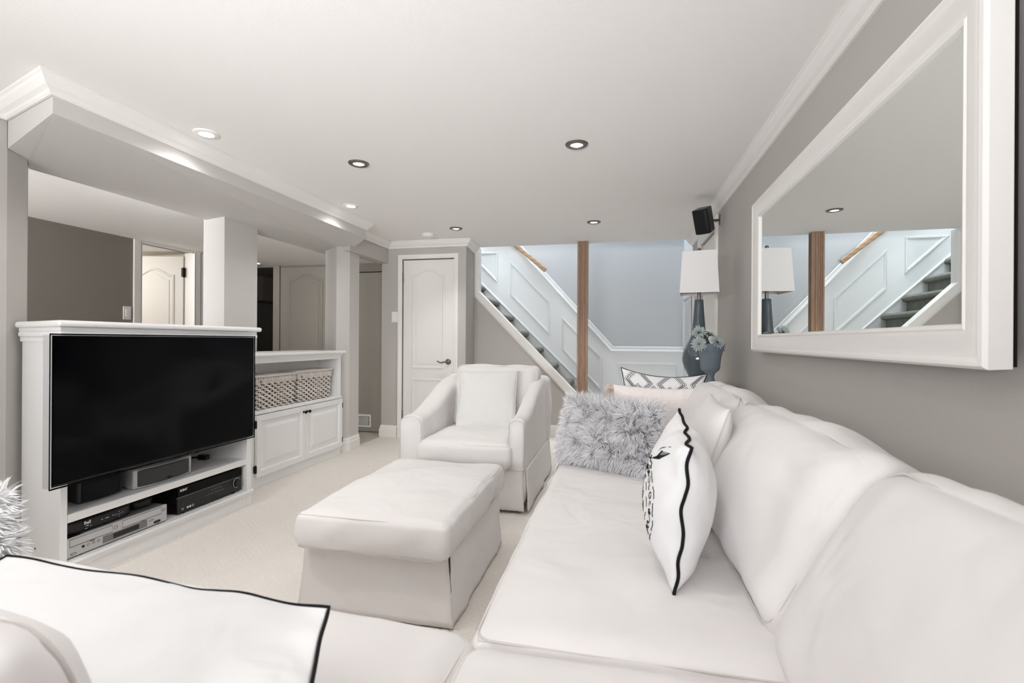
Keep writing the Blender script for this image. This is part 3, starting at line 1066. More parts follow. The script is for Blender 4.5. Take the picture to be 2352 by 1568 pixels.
pfoot('top_moulding', topfoot(.012), 1.052, 1.075, M['white'], mc, .004)
pfoot('top_moulding', topfoot(.026), 1.075, 1.10, M['white'], mc, .008)
pfoot('top_moulding', topfoot(.020), 1.10, 1.118, M['white'], mc, .003)
pfoot('top_board', topfoot(.046), 1.118, 1.146, M['white'], mc, .010)

# ------------------------------------------------------------------ television
tv = thing('television', 'large flat black television mounted on the white media cabinet', 'television', (-2.28, 2.078, 0.45))
TY0, TY1, TZ0, TZ1 = 1.518, 2.640, 0.455, 1.083
obj('casing', boxb(-2.290, -2.254, TY0 + .002, TY1 - .002, TZ0 + .002, TZ1 - .002), M['black'], tv, bevel=.003)
obj('screen', boxb(-2.254, -2.2505, TY0 + .006, TY1 - .006, TZ0 + .012, TZ1 - .005), M['screen'], tv)
bm = B()
sweep(bm, [(-2.254, TY0, TZ0), (-2.254, TY1, TZ0), (-2.254, TY1, TZ1), (-2.254, TY0, TZ1)], (1, 0, 0), [(0, 0), (0, .004), (-.006, .004), (-.006, 0)], True, flip=-1)
obj('bezel', bm, M['screen'], tv)
obj('edge_trim', boxb(-2.290, -2.249, TY0 - .004, TY0, TZ0, TZ1), M['silver'], tv, label='silver strip down the near edge')
obj('wall_mount', boxb(-2.319, -2.290, 1.95, 2.2, .76, .98), M['black'], tv)
obj('sensor', boxb(-2.262, -2.2495, 2.16, 2.20, TZ0 - .006, TZ0 + .002), M['black'], tv, bevel=.002)

RF = lambda x, y, z: Matrix.Translation((x, y, z)) @ Matrix.Rotation(PI / 2, 4, 'Z') @ Matrix.Rotation(PI / 2, 4, 'X')

# ------------------------------------------------------------------ electronics in the media cabinet
def disc_x(bm, x, y, z, r, d=.003, seg=16):
    return cyl(bm, (x, y, z), (x + d, y, z), r, seg)
def ring_x(bm, x, y, z, r, t=.0012, sy=1.0):
    return tube(bm, [(x, y + r * sy * math.cos(2 * PI * k / 24), z + r * math.sin(2 * PI * k / 24)) for k in range(24)], t, 5, closed=True)

rc = thing('receiver', 'wide black receiver with a round volume dial on the bottom shelf', 'receiver', (-2.52, 2.42, 0.102))
RX0, RY0, RY1, RZ0, RZ1 = -2.345, 2.185, 2.645, 0.112, 0.252
obj('casing', boxb(-2.68, RX0 - .008, RY0 + .005, RY1 - .005, RZ0, RZ1), M['black'], rc, bevel=.003)
zg = RZ0 + .62 * (RZ1 - RZ0)
obj('front_panel', boxb(RX0 - .008, RX0, RY0, RY1, RZ0, zg - .002), M['black'], rc, bevel=.0025)
obj('front_panel', boxb(RX0 - .008, RX0 + .002, RY0, RY1, zg + .001, RZ1), M['screen'], rc, bevel=.0025)
obj('trim_strip', boxb(RX0 - .007, RX0 + .0005, RY0, RY1, zg - .002, zg + .001), M['silver_d'], rc)
ky = RY0 + .915 * .46
obj('dial', disc_x(B(), RX0, ky, .166, .023, .014, 28), M['black'], rc, bevel=.002, label='round black volume dial')
obj('dial_ring', ring_x(B(), RX0 + .002, ky, .166, .029, .0014), M['silver'], rc)
lettering('SONY', .017, RF(RX0 + .0022, RY0 + .037, zg + .036), M['white_ink'], rc, bold=.0006)
for k in range(8): obj('indicator_light', disc_x(B(), RX0, RY0 + .19 + k * .0173, .156 + k * .0003, .0017, .001, 8), M['white_ink'], rc)
for f_ in (.07, .14, .175, .215): obj('socket', ring_x(B(), RX0 + .001, RY0 + f_ * .46, .131, .0055, .0013), M['silver'], rc)
for f_ in (.14, .175): obj('socket_cap', disc_x(B(), RX0, RY0 + f_ * .46, .131, .004), M['white_ink'], rc)
lettering('MULTI CHANNEL AV RECEIVER', .006, RF(RX0 + .0006, RY0 + .265, .178), M['grey_ink'], rc)
lettering('A   B', .007, RF(RX0 + .0006, RY0 + .035, .156), M['grey_ink'], rc)
for y in (RY0 + .05, RY1 - .05):
    for x in (-2.37, -2.63): obj('foot', cyl(B(), (x, y, .1025), (x, y, .113), .016, 14), M['black'], rc)

vc = thing('disc_player', 'silver disc and cassette player on the bottom shelf', 'disc player', (-2.5, 1.90, 0.102))
VX, VY0, VY1, VZ0, VZ1 = -2.335, 1.665, 2.115, 0.108, 0.194
VL = 0.485
def vy(f_): return 1.632 + f_ * VL
obj('casing', boxb(-2.66, VX - .01, VY0 + .05, VY1 - .004, VZ0, VZ1), M['silver_d'], vc, bevel=.003)
obj('front_panel', boxb(VX - .012, VX, 1.632, VY1, VZ0, VZ1), M['silver'], vc, bevel=.004)
def vz(f_): return VZ0 + f_ * (VZ1 - VZ0)
def plate(name, f0, f1, g0, g1, m, d=.0016):
    return obj(name, boxb(VX - .002, VX + d, vy(f0), vy(f1), vz(g0), vz(g1)), m, vc, bevel=.001, seg=1)
plate('disc_tray', .035, .405, .56, .90, M['silver'])
plate('cassette_flap', .51, .925, .56, .92, M['silver'])
def outline(f0, f1, g0, g1):
    bm = B()
    tube(bm, [(VX + .0012, vy(f0), vz(g0)), (VX + .0012, vy(f1), vz(g0)), (VX + .0012, vy(f1), vz(g1)), (VX + .0012, vy(f0), vz(g1))], .0009, 5, closed=True)
    obj('groove', bm, M['grey_ink'], vc)
outline(.033, .407, .54, .92)
outline(.508, .927, .54, .94)
plate('display_frame', .32, .765, .10, .48, M['silver_d'], .002)
plate('display_window', .415, .675, .16, .44, M['dark_glass'], .003)
for f_, g_, r_, q_ in ((.44, .72, .008, 1), (.955, .72, .008, 1), (.19, .36, .0055, 1), (.235, .36, .0055, 1), (.28, .36, .0055, 1), (.065, .16, .0045, 2.6), (.815, .36, .004, 3.4)):
    obj('button', ring_x(B(), VX + .001, vy(f_), vz(g_), r_, .0009, q_), M['grey_ink'], vc)
obj('socket', disc_x(B(), VX, vy(.145), vz(.36), .006, .002), M['black'], vc)
for k in range(3): obj('socket', disc_x(B(), VX, vy(.855 + k * .022), vz(.16), .0042, .003), M['black'], vc)
bm = B(); ring_x(bm, VX + .001, vy(.877), vz(.16), .0065, .0012, 2.9)
obj('socket_surround', bm, M['bronze'], vc)
lettering('DVD', .010, RF(VX + .002, vy(.225), vz(.50)), M['grey_ink'], vc, bold=.0004)
lettering('VHS', .007, RF(VX + .002, vy(.725), vz(.50)), M['grey_ink'], vc)
for y in (VY0 + .04, VY1 - .04):
    for x in (-2.36, -2.6): obj('foot', cyl(B(), (x, y, .1025), (x, y, .109), .014, 12), M['black'], vc)

sb = thing('set_top_box', 'long black set-top box lying on the silver disc player', 'set-top box', (-2.48, 1.80, 0.194))
bm = B()
pts = []
for i in range(13):
    a = -PI / 2 + PI * i / 12
    pts.append((-2.44 + .085 * math.cos(a) ** .8 if math.cos(a) > 0 else -2.44, 1.80 + .155 * math.sin(a)))
pts = [(-2.56, 1.645 + .05)] + [(-2.44 + .083 * max(0, math.cos(a)) ** .35, 1.805 + .16 * math.sin(a)) for a in [(-PI / 2 + PI * i / 16) for i in range(17)]] + [(-2.56, 1.965)]
extrude_poly(bm, [(x, y, .1955) for x, y in pts], (0, 0, .050))
obj('casing', bm, M['black'], sb, bevel=.006, smooth=True, auto=40)
lettering('Bell', .020, RF(-2.3555, 1.735, .232), M['white_ink'], sb, bold=.0005)
bm = B()
for y, z, w in ((1.735, .217, .012), (1.750, .213, .004), (1.73, .205, .010), (1.80, .222, .006), (1.815, .222, .003), (1.825, .222, .010), (1.85, .224, .005)):
    box(bm, -2.3575, -2.3553, y - w / 2, y + w / 2, z, z + .0025)
for dy, dz in ((0, .011), (0, -.011), (.010, 0), (-.010, 0), (.018, .002), (-.018, 0), (0, 0)):
    disc_x(bm, -2.3585, 1.880 + dy, .222 + dz, .0014, .002, 6)
o = obj('panel_marks', bm, M['white_ink'], sb); o['kind'] = 'stuff'

sx = thing('small_black_box', 'small black box with a curved front beside the set-top box', 'adapter box', (-2.45, 2.045, 0.194))
bm = B()
extrude_poly(bm, [(-2.50, 1.985, .1955)] + [(-2.43 + .040 * math.cos(a), 2.045 + .060 * math.sin(a), .1955) for a in [(-PI / 2 + PI * i / 12) for i in range(13)]] + [(-2.50, 2.105, .1955)], (0, 0, .034))
obj('casing', bm, M['black'], sx, bevel=.004, smooth=True, auto=40)
obj('base_band', boxb(-2.49, -2.40, 1.995, 2.095, .1945, .1985), M['grille_g'], sx)

# centre speaker
cs_ = thing('centre_speaker', 'silver speaker with a curved grey grille under the television', 'speaker', (-2.45, 2.135, 0.305))
def spk_front(y0, y1, z0, z1, xf, bulge, n=14):
    out = []
    for i in range(n + 1):
        t = i / n
        out.append((xf + bulge * (1 - (2 * t - 1) ** 2), y0 + (y1 - y0) * t))
    return out
bm = B()
fr = spk_front(1.962, 2.305, .307, .41, -2.375, .022)
extrude_poly(bm, [(-2.56, 2.00, .307)] + [(x, y, .307) for x, y in fr] + [(-2.56, 2.27, .307)], (0, 0, .103))
obj('body', bm, M['silver'], cs_, bevel=.010, seg=3, smooth=True, auto=45)
bm = B()
fr = spk_front(1.978, 2.285, .316, .402, -2.370, .0215)
extrude_poly(bm, [(-2.40, 1.978, .316)] + [(x, y, .316) for x, y in fr] + [(-2.40, 2.285, .316)], (0, 0, .086))
obj('grille', bm, M['grille_g'], cs_, bevel=.006, seg=2, smooth=True, auto=45)
bm = B()
for s in (-.007, .007): ring_x(bm, -2.3475, 2.135 + s, .330, .0055, .0013, 1.2)
obj('badge', bm, M['ink'], cs_)
sp2 = thing('shelf_speaker', 'dark grey speaker at the near end of the upper shelf', 'speaker', (-2.47, 1.83, 0.305))
bm = B()
fr = spk_front(1.735, 1.94, .307, .412, -2.415, .016)
extrude_poly(bm, [(-2.60, 1.78, .307)] + [(x, y, .307) for x, y in fr] + [(-2.60, 1.935, .307)], (0, 0, .105))
obj('body', bm, M['grille_g'], sp2, bevel=.008, smooth=True, auto=45)
bm = B()
fr = spk_front(1.747, 1.930, .307, .412, -2.409, .015)
extrude_poly(bm, [(-2.44, 1.747, .315)] + [(x, y, .315) for x, y in fr] + [(-2.44, 1.930, .315)], (0, 0, .089))
obj('grille', bm, M['black_matte'], sp2, bevel=.004, smooth=True, auto=45)
cb = thing('black_cable', 'loose black cable coiled on the upper shelf behind the silver speaker', 'cable', (-2.6, 2.47, .305))
bm = B()
pts = [(-2.60 + .05 * math.cos(t), 2.44 + .06 * math.sin(t * .7) + t * .008, .313 + .003 * math.sin(2 * t)) for t in [i * .4 for i in range(34)]]
tube(bm, pts, .006, 8)
obj('cord', bm, M['black'], cb, smooth=True)
obj('plug', boxb(-2.60, -2.54, 2.56, 2.60, .306, .335), M['black'], cb, bevel=.005)

# ------------------------------------------------------------------ low cabinet with doors
lc = thing('storage_cabinet', 'low white cabinet with an open basket shelf above two panelled doors', 'cabinet', (-2.62, 3.4, 0))
CX = -2.53
obj('side_panel', boxb(-2.765, CX, 2.703, 2.735, 0, .925), M['white'], lc)
obj('side_panel', boxb(-2.765, CX, 4.035, 4.068, 0, .925), M['white'], lc, bevel=.002)
obj('back_panel', boxb(-2.768, -2.752, 2.735, 4.035, 0, .925), M['white'], lc)
obj('face_frame', boxb(-2.56, CX, 2.735, 2.972, 0.08, .925), M['white'], lc)
obj('base', boxb(-2.75, CX - .003, 2.735, 4.035, 0, .072), M['white'], lc)
obj('bottom_shelf', boxb(-2.75, CX - .002, 2.735, 4.035, .072, .085), M['white'], lc)
obj('shelf', boxb(-2.75, CX + .012, 2.972, 4.072, .528, .55), M['white'], lc, bevel=.004)
obj('fascia', boxb(-2.56, CX, 2.972, 4.035, .895, .94), M['white'], lc, bevel=.002)
pfoot('top_moulding', [(-2.52, 2.72), (-2.52, 4.08), (-2.76, 4.08), (-2.76, 2.72)], .925, .944, M['white'], lc, .004)
pfoot('worktop', [(-2.495, 2.712), (-2.495, 4.108), (-2.532, 4.108), (-2.61, 4.085), (-2.93, 4.085), (-2.93, 3.33), (-2.768, 3.33), (-2.768, 2.712)], .944, .97, M['white'], lc, .009)
def cab_door(y0, y1, knob_y, hinge_y=None):
    z0, z1 = .082, .524
    w = .052
    bm = B()
    X = CX + .001
    sweep(bm, [(X, y0 + w, z0 + w), (X, y1 - w, z0 + w), (X, y1 - w, z1 - w), (X, y0 + w, z1 - w)], (1, 0, 0), [(0, .004), (.011, .019), (w, .019), (w, 0), (0, 0)], True, flip=1)
    box(bm, X, X + .006, y0 + w, y1 - w, z0 + w, z1 - w)
    leaf = obj('door', bm, M['white'], lc)
    bm = B()
    a, b = .022, .052
    lo = [(X + .006, y0 + w + a, z0 + w + a), (X + .006, y1 - w - a, z0 + w + a), (X + .006, y1 - w - a, z1 - w - a), (X + .006, y0 + w + a, z1 - w - a)]
    hi = [(X + .016, y0 + w + b, z0 + w + b), (X + .016, y1 - w - b, z0 + w + b), (X + .016, y1 - w - b, z1 - w - b), (X + .016, y0 + w + b, z1 - w - b)]
    v0 = [bm.verts.new(p) for p in lo]; v1 = [bm.verts.new(p) for p in hi]
    bm.faces.new(v1)
    bm.faces.new(v0[::-1])
    for i in range(4): bm.faces.new([v0[i], v0[(i + 1) % 4], v1[(i + 1) % 4], v1[i]])
    obj('raised_panel', bm, M['white'], leaf)
    bm = lathe(B(), [(0, .030), (.008, .030), (.013, .026), (.014, .021), (.010, .015), (.005, .011), (.005, .003), (.010, 0), (0, 0)], 20, mtx=Matrix.Translation((X + .019, knob_y, .478)) @ Matrix.Rotation(PI / 2, 4, 'Y'))
    obj('knob', bm, M['bronze'], leaf, smooth=True, label='small black knob')
    if hinge_y:
        for z in (.14, .46): hinge(leaf, (X + .012, hinge_y, z), .05, .006, M['bronze'], (X, X + .020, hinge_y - .008, hinge_y + .004, z - .022, z + .022))
    return leaf
cab_door(2.974, 3.521, 3.497, 2.970)
cab_door(3.525, 4.066, 3.549, 4.070)


# ------------------------------------------------------------------ wicker baskets
def basket(name, label, x, y0, y1, z0, zt, depth=.165):
    """front face at x, hand woven from real strands"""
    t = thing(name, label, 'basket', (x - depth / 2, (y0 + y1) / 2, z0), group='whitewashed wicker baskets')
    cy = (y0 + y1) / 2
    cx = x - depth / 2
    hb = zt - z0
    rnd = random.Random(int(y0 * 100))
    band = hb * .26
    zb = zt - band
    def loop(z, off, amp=0, ph=0, n=170, tilt=0.0):
        k = .93 + .07 * (z - z0) / hb
        hx, hy = depth / 2 * k + off, (y1 - y0) / 2 * k + off
        per = 4 * (hx + hy)
        pts = []
        for i in range(n):
            s = i / n * per
            if s < 2 * hy: px, py, nx, ny, q = hx, -hy + s, 1, 0, s
            elif s < 2 * hy + 2 * hx: px, py, nx, ny, q = hx - (s - 2 * hy), hy, 0, 1, s
            elif s < 4 * hy + 2 * hx: px, py, nx, ny, q = -hx, hy - (s - 2 * hy - 2 * hx), -1, 0, s
            else: px, py, nx, ny, q = -hx + (s - 4 * hy - 2 * hx), -hy, 0, -1, s
            w = math.sin(2 * PI * q / per * 17 + ph)
            pts.append(Vector((cx + px + nx * amp * w, cy + py + ny * amp * w, z + tilt * math.cos(2 * PI * q / per * 17 + ph) * .5)))
        return pts
    bm = B()
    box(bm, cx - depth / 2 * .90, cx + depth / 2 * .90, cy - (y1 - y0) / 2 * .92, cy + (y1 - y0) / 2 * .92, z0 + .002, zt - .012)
    obj('gap_shade_core', bm, M['wick_in'], t)  # dark block added inside so the weave gaps look shaded
    bm = B()
    rows = 11
    for r in range(rows):
        z = z0 + .006 + (zb - z0 - .008) * r / (rows - 1)
        tube(bm, loop(z + rnd.uniform(-.001, .001), 0, .0072, PI * r + rnd.uniform(-.15, .15), tilt=.010), .0058, 6, closed=True)
        tube(bm, loop(z + .006, -.004, .0060, PI * r + .5 + rnd.uniform(-.15, .15), tilt=.010), .0036, 5, closed=True)
    o = obj('woven_side', bm, M['wicker'], t, smooth=True); o['kind'] = 'stuff'
    bm = B()
    pts = loop(z0, 0, 0, 0, 38)
    for p in pts:
        tube(bm, [p + Vector((0, 0, .003)), p + Vector((0, 0, zb - z0))], .0032, 5)
    o = obj('upright_stake', bm, M['wicker'], t, smooth=True); o['kind'] = 'stuff'
    # rim band wrapped with close upright strands
    bm = B()
    for r in range(230):
        pts = loop(zb, .006, 0, 0, 230)
        break
    for i, p in enumerate(pts):
        lean = rnd.uniform(-.004, .004)
        tube(bm, [p + Vector((0, 0, -.002)), p + Vector((rnd.uniform(-.001, .001), lean * .5, band * .5)), p + Vector((0, lean, band - .012))], rnd.uniform(.0026, .0036), 4)
    o = obj('rim_band', bm, M['wicker'], t, smooth=True); o['kind'] = 'stuff'
    # lid
    bm = B()
    lz = zt - .010
    for k in range(14):
        xx = cx - depth / 2 - .008 + k * (depth + .016) / 13
        tube(bm, [(xx, y0 - .006, lz + .004), (xx, cy, lz + .004 + rnd.uniform(-.001, .001)), (xx, y1 + .006, lz + .004)], .0065, 6)
    o = obj('lid', bm, M['wicker'], t, smooth=True)
    bm = B()
    tube(bm, loop(lz + .001, .014, 0, 0, 60), .0062, 8, closed=True)
    obj('lid_rim', bm, M['wicker'], o, smooth=True)
    bm = B()
    q = Vector((x + .012, y0 + .035, zb + .018))
    for a in range(5):
        dd = Vector((.002, math.cos(a * 1.26), math.sin(a * 1.26))) * .011
        tube(bm, [q - dd * .3, q + dd + Vector((.004, 0, 0))], .0016, 5)
    obj('tie', bm, M['bronze'], t)
    return t
basket('wicker_basket', 'whitewashed lidded wicker basket nearer the television, its left side hidden by it', -2.575, 3.035, 3.475, .552, .805)
basket('wicker_basket', 'whitewashed lidded wicker basket at the pillar end of the shelf', -2.575, 3.505, 3.975, .552, .812)

# ------------------------------------------------------------------ framed wall mirror
wmr = thing('wall_mirror', 'large rectangular mirror in a wide white sloping frame on the right wall', 'mirror', (0.76, 1.98, 1.42))
Y0, Y1, Z0, Z1 = 1.088, 2.83, 1.022, 1.813
bm = B()
FR = [(.010, .003), (.0, .010), (-.002, .050), (.004, .057), (.012, .0595), (.020, .055), (.026, .0555), (.034, .054), (.062, .047), (.074, .043), (.079, .046), (.086, .043), (.090, .034), (.090, .006), (.06, .003)]
sweep(bm, [(0.76, Y0, Z0), (0.76, Y1, Z0), (0.76, Y1, Z1), (0.76, Y0, Z1)], (-1, 0, 0), [(-a, b) for a, b in FR], True, flip=-1)
obj('frame', bm, M['trim'], wmr, smooth=True, auto=25)
obj('mirror_glass', boxb(0.7245, 0.7295, Y0 + .082, Y1 - .082, Z0 + .082, Z1 - .082), M['mirror'], wmr)
obj('backing', boxb(0.7555, 0.7595, Y0 + .004, Y1 - .004, Z0 + .004, Z1 - .004), M['bronze'], wmr)
wmr.rotation_euler = (0, 0, -0.014)      # hangs a little away from the wall at its near end
wmr.location.x -= 0.0135

# ------------------------------------------------------------------ wall speaker
ws = thing('wall_speaker', 'small black speaker on a wall bracket near the ceiling corner', 'speaker', (0.625, 3.86, 1.985), (0, 0, 0))
n_ = Vector((-0.50, -0.80, -0.36)).normalized()
x_ = Vector((0, 0, 1)).cross(-n_).normalized()
mm = frame(-x_ if (-x_).dot(Vector((1, 0, 0))) > 0 else x_, Vector((0, 0, 1)) + n_ * 0.36 + Vector((-.10, 0, 0)), (0.625, 3.86, 1.985))
ws.matrix_world = mm
ws.location, ws.rotation_euler = mm.to_translation(), mm.to_euler()
bm = B()
fr = [(-.058 + .116 * i / 10, -.055 - .016 * (1 - (2 * i / 10 - 1) ** 2)) for i in range(11)]
extrude_poly(bm, [(x, y, -.092) for x, y in fr] + [(.050, .055, -.092), (-.050, .055, -.092)], (0, 0, .184))
obj('body', bm, M['black'], ws, local=True, bevel=.007, smooth=True, auto=40)
bm = B()
fr = [(-.051 + .102 * i / 10, -.0565 - .0165 * (1 - (2 * i / 10 - 1) ** 2)) for i in range(11)]
extrude_poly(bm, [(x, y, -.086) for x, y in fr] + [(.051, -.045, -.086), (-.051, -.045, -.086)], (0, 0, .172))
obj('grille', bm, M['black_matte'], ws, local=True, bevel=.004, smooth=True, auto=40)
bm = B()
cyl(bm, (0.645, 3.90, 1.985), (0.70, 3.95, 2.00), .012, 12)
cyl(bm, (0.69, 3.945, 2.0), (0.755, 3.97, 2.008), .010, 12)
sph(bm, (0.695, 3.947, 2.0), .016, 14)
obj('bracket_arm', bm, M['nickel'], ws, smooth=True, auto=40)
bm = lathe(B(), [(0, .010), (.016, .010), (.022, .004), (.023, 0), (0, 0)], 24, mtx=Matrix.Translation((0.76, 3.975, 2.012)) @ Matrix.Rotation(-PI / 2, 4, 'Y') @ Matrix.Diagonal((2.1, 1, 1, 1)))
obj('wall_plate', bm, M['nickel'], ws, smooth=True, auto=50)


# ------------------------------------------------------------------ slipcover helpers
def skirt_panel(parent, p0, p1, z0, z1, flare, out, seed=0, amp=.009, spread=.012, nx=36, nz=12, m=None):
    p0, p1, out = Vector(p0), Vector(p1), Vector(out)
    d = (p1 - p0)
    L = d.length
    d.normalize()
    bm = B()
    vs = []
    for j in range(nz + 1):
        t = j / nz
        row = []
        for i in range(nx + 1):
            s = i / nx
            q = p0 + d * (s * L)
            k = 1 - t
            q = q + d * (spread * k * (2 * s - 1))
            f = noise.noise(Vector((s * L * 7 + seed * 3.3, seed, t * .8))) * amp + noise.noise(Vector((s * L * 17 + seed, seed, t))) * amp * .4
            f += .5 * amp * noise.noise(Vector((s * L * 5 + t * 3, t * 4, seed)))
            q = q + out * (flare * k ** 1.1 + f * (0.25 + k))
            q.z = z0 + (z1 - z0) * t
            row.append(bm.verts.new(q))
        vs.append(row)
    for j in range(nz):
        for i in range(nx):
            bm.faces.new([vs[j][i], vs[j][i + 1], vs[j + 1][i + 1], vs[j + 1][i]])
    o = obj('skirt_panel', bm, m or M['fabric'], parent, smooth=True)
    md = o.modifiers.new('solid', 'SOLIDIFY')
    md.thickness = .005
    md.offset = -1
    # stitched hem just above the floor
    return o


def soft_box(name, parent, x0, x1, y0, y1, z0, z1, r=.03, wr=.004, seed=0, n=20, m=None, puff=0.0, label=None):
    bm = box_cushion(x1 - x0, y1 - y0, z1 - z0, r=r, puff=puff, n=n, wr=wr, seed=seed)
    bmesh.ops.translate(bm, vec=((x0 + x1) / 2, (y0 + y1) / 2, (z0 + z1) / 2), verts=bm.verts[:])
    return obj(name, bm, m or M['fabric'], parent, smooth=True, label=label)


# ------------------------------------------------------------------ ottoman
ot = thing('ottoman', 'large off-white slipcovered ottoman with a boxed cushion top on the carpet', 'ottoman', (-0.92, 2.07, 0))
cushion_part('cushion', ot, (0.605, 0.88, 0.140), (-0.898, 2.065, 0.342), r=.024, puff=.20, n=34, wr=.0075, seed=4, wscale=5)
soft_box('frame', ot, -1.205, -0.62, 1.715, 2.43, 0.045, 0.285, r=.02, seed=5)
za, zb_ = .009, .283
skirt_panel(ot, (-1.205, 1.700, 0), (-0.613, 1.700, 0), za, zb_, .006, (0, -1, 0), 1, spread=.026)
skirt_panel(ot, (-0.608, 1.706, 0), (-0.608, 2.445, 0), za, zb_, .014, (1, 0, 0), 2, amp=.011)
skirt_panel(ot, (-1.210, 2.445, 0), (-1.210, 1.706, 0), za, zb_, .030, (-1, 0, 0), 3)
skirt_panel(ot, (-0.613, 2.450, 0), (-1.205, 2.450, 0), za, zb_, .012, (0, 1, 0), 4)

# ------------------------------------------------------------------ armchair
ch = thing('armchair', 'off-white slipcovered armchair with sweeping arms in front of the narrow door', 'armchair', (-0.97, 3.45, 0))


def arm_loft(parent, xi, xo, sgn, seed=0, m=None):
    """arm between inner xi and outer xo; sgn +1 when the outer side is +x"""
    bm = B()
    ys = [2.925, 2.932, 2.95] + [2.98 + i * (3.90 - 2.98) / 26 for i in range(27)] + [3.93, 3.945]
    rings = []
    nT = 14
    for y in ys:
        t = max(0, min(1, (y - 3.00) / 0.78))
        s = t * t * (3 - 2 * t)
        h = .585 + (.785 - .585) * s
        w = 1.0
        sh = 0.0
        if y < 2.928: sh = .012
        elif y < 2.94: sh = .004
        if y > 3.94: sh = .01
        a, b = xi, xo
        rr = abs(b - a) / 2
        cx = (a + b) / 2
        ring = []
        zlo = .27
        # outer side, bottom to shoulder
        for k in range(9):
            z = zlo + (h - rr * .8 - zlo) * k / 8
            ring.append(Vector((b - sgn * sh, y, z)))
        for k in range(1, nT):
            an = PI * k / nT
            ring.append(Vector((cx + sgn * (rr - sh) * math.cos(an), y, h - rr * .8 + (rr * .8 - sh) * math.sin(an) ** .85)))
        for k in range(9):
            z = h - rr * .8 + (zlo - (h - rr * .8)) * k / 8
            ring.append(Vector((a + sgn * sh, y, z)))
        for v in ring:
            no = noise.noise(v * 6 + Vector((seed, 0, 0))) * .006 + noise.noise(v * 15 + Vector((seed, 0, 0))) * .002
            v.x += no
            v.z += no * .5
            if y < 2.96:
                v.y += noise.noise(v * 12 + Vector((seed, 3, 0))) * .006
        rings.append([bm.verts.new(v) for v in ring])
    k = len(rings[0])
    for i in range(len(rings) - 1):
        for j in range(k - 1):
            bm.faces.new([rings[i][j], rings[i][j + 1], rings[i + 1][j + 1], rings[i + 1][j]])
        bm.faces.new([rings[i][k - 1], rings[i][0], rings[i + 1][0], rings[i + 1][k - 1]])
    bm.faces.new(rings[0])
    bm.faces.new(rings[-1][::-1])
    o = obj('arm', bm, M['fabric'], parent, smooth=True, auto=55)
    # front facing seam of the arm
    bm = B()
    cx, rr = (xi + xo) / 2, abs(xo - xi) / 2
    pts = [(xo - sgn * .006, 2.922, z) for z in (.28, .36, .44, .52)]
    pts += [(cx + sgn * (rr - .006) * math.cos(PI * q / 10), 2.922, .585 - rr * .8 + (rr * .8 - .006) * math.sin(PI * q / 10)) for q in range(11)]
    pts += [(xi + sgn * .006, 2.922, z) for z in (.50, .42, .34)]
    tube(bm, pts, .0022, 6)
    obj('seam', bm, M['seam'], o, smooth=True)
    return o


arm_loft(ch, -0.665, -0.560, 1, 2)
arm_loft(ch, -1.235, -1.395, -1, 5)
soft_box('backrest', ch, -1.395, -0.545, 3.83, 3.985, 0.26, 0.79, r=.045, wr=.005, seed=6)
soft_box('frame', ch, -1.385, -0.565, 2.95, 3.96, 0.05, 0.285, r=.02, seed=7)
cushion_part('seat_cushion', ch, (0.60, 0.70, 0.165), (-0.948, 3.225, 0.350), r=.04, puff=.16, n=24, wr=.004, seed=8)
cushion_part('back_cushion', ch, (0.64, 0.46, 0.17), (-0.925, 3.665, 0.640), rot=(math.radians(76), 0, 0.0), r=.045, puff=.28, n=26, wr=.006, seed=9)
skirt_panel(ch, (-1.385, 2.935, 0), (-0.572, 2.935, 0), .02, .275, .012, (0, -1, 0), 5)
skirt_panel(ch, (-0.556, 2.945, 0), (-0.556, 3.975, 0), .02, .275, .020, (1, 0, 0), 6, amp=.010)
skirt_panel(ch, (-1.400, 3.975, 0), (-1.400, 2.945, 0), .02, .275, .016, (-1, 0, 0), 7)
for x, y in ((-0.60, 2.98), (-1.35, 2.98), (-0.60, 3.92), (-1.35, 3.92)):
    obj('leg', boxb(x - .02, x + .02, y - .02, y + .02, 0, .06), M['bronze'], ch)

# ------------------------------------------------------------------ sectional sofa
so = thing('sectional_sofa', 'long off-white slipcovered corner sofa along the right wall', 'sofa', (0.2, 1.4, 0))
soft_box('frame', so, -0.265, 0.60, 0.95, 3.04, 0.03, 0.31, r=.02, seed=11)
soft_box('frame', so, -1.64, 0.60, 0.02, 0.93, 0.03, 0.31, r=.02, seed=12)
skirt_panel(so, (-0.268, 3.04, 0), (-0.268, 0.95, 0), .01, .30, .012, (-1, 0, 0), 8, nx=60)
skirt_panel(so, (-1.64, 0.938, 0), (-0.28, 0.938, 0), .01, .30, .012, (0, 1, 0), 9, nx=50)
cushion_part('seat_cushion', so, (0.78, 1.98, 0.175), (0.095, 1.935, 0.385), r=.045, puff=.10, n=40, wr=.006, seed=13, wscale=4)
cushion_part('seat_cushion', so, (0.76, 0.72, 0.175), (0.085, 0.58, 0.383), r=.045, puff=.10, n=26, wr=.005, seed=14, wscale=4)
cushion_part('seat_cushion', so, (1.36, 0.76, 0.175), (-0.985, 0.625, 0.385), rot=(0, 0, -.055), r=.045, puff=.10, n=34, wr=.006, seed=15, wscale=4)
soft_box('backrest', so, 0.60, 0.748, -0.10, 3.06, 0.03, 0.735, r=.05, wr=.005, seed=16, n=30)
soft_box('backrest', so, -1.70, 0.60, -0.12, 0.04, 0.03, 0.70, r=.05, wr=.005, seed=17, n=30)
soft_box('arm', so, -0.31, 0.60, 2.935, 3.085, 0.03, 0.715, r=.065, wr=.006, seed=18, n=26)
soft_box('arm', so, -1.86, -1.68, -0.12, 0.98, 0.03, 0.64, r=.065, wr=.006, seed=19, n=26)


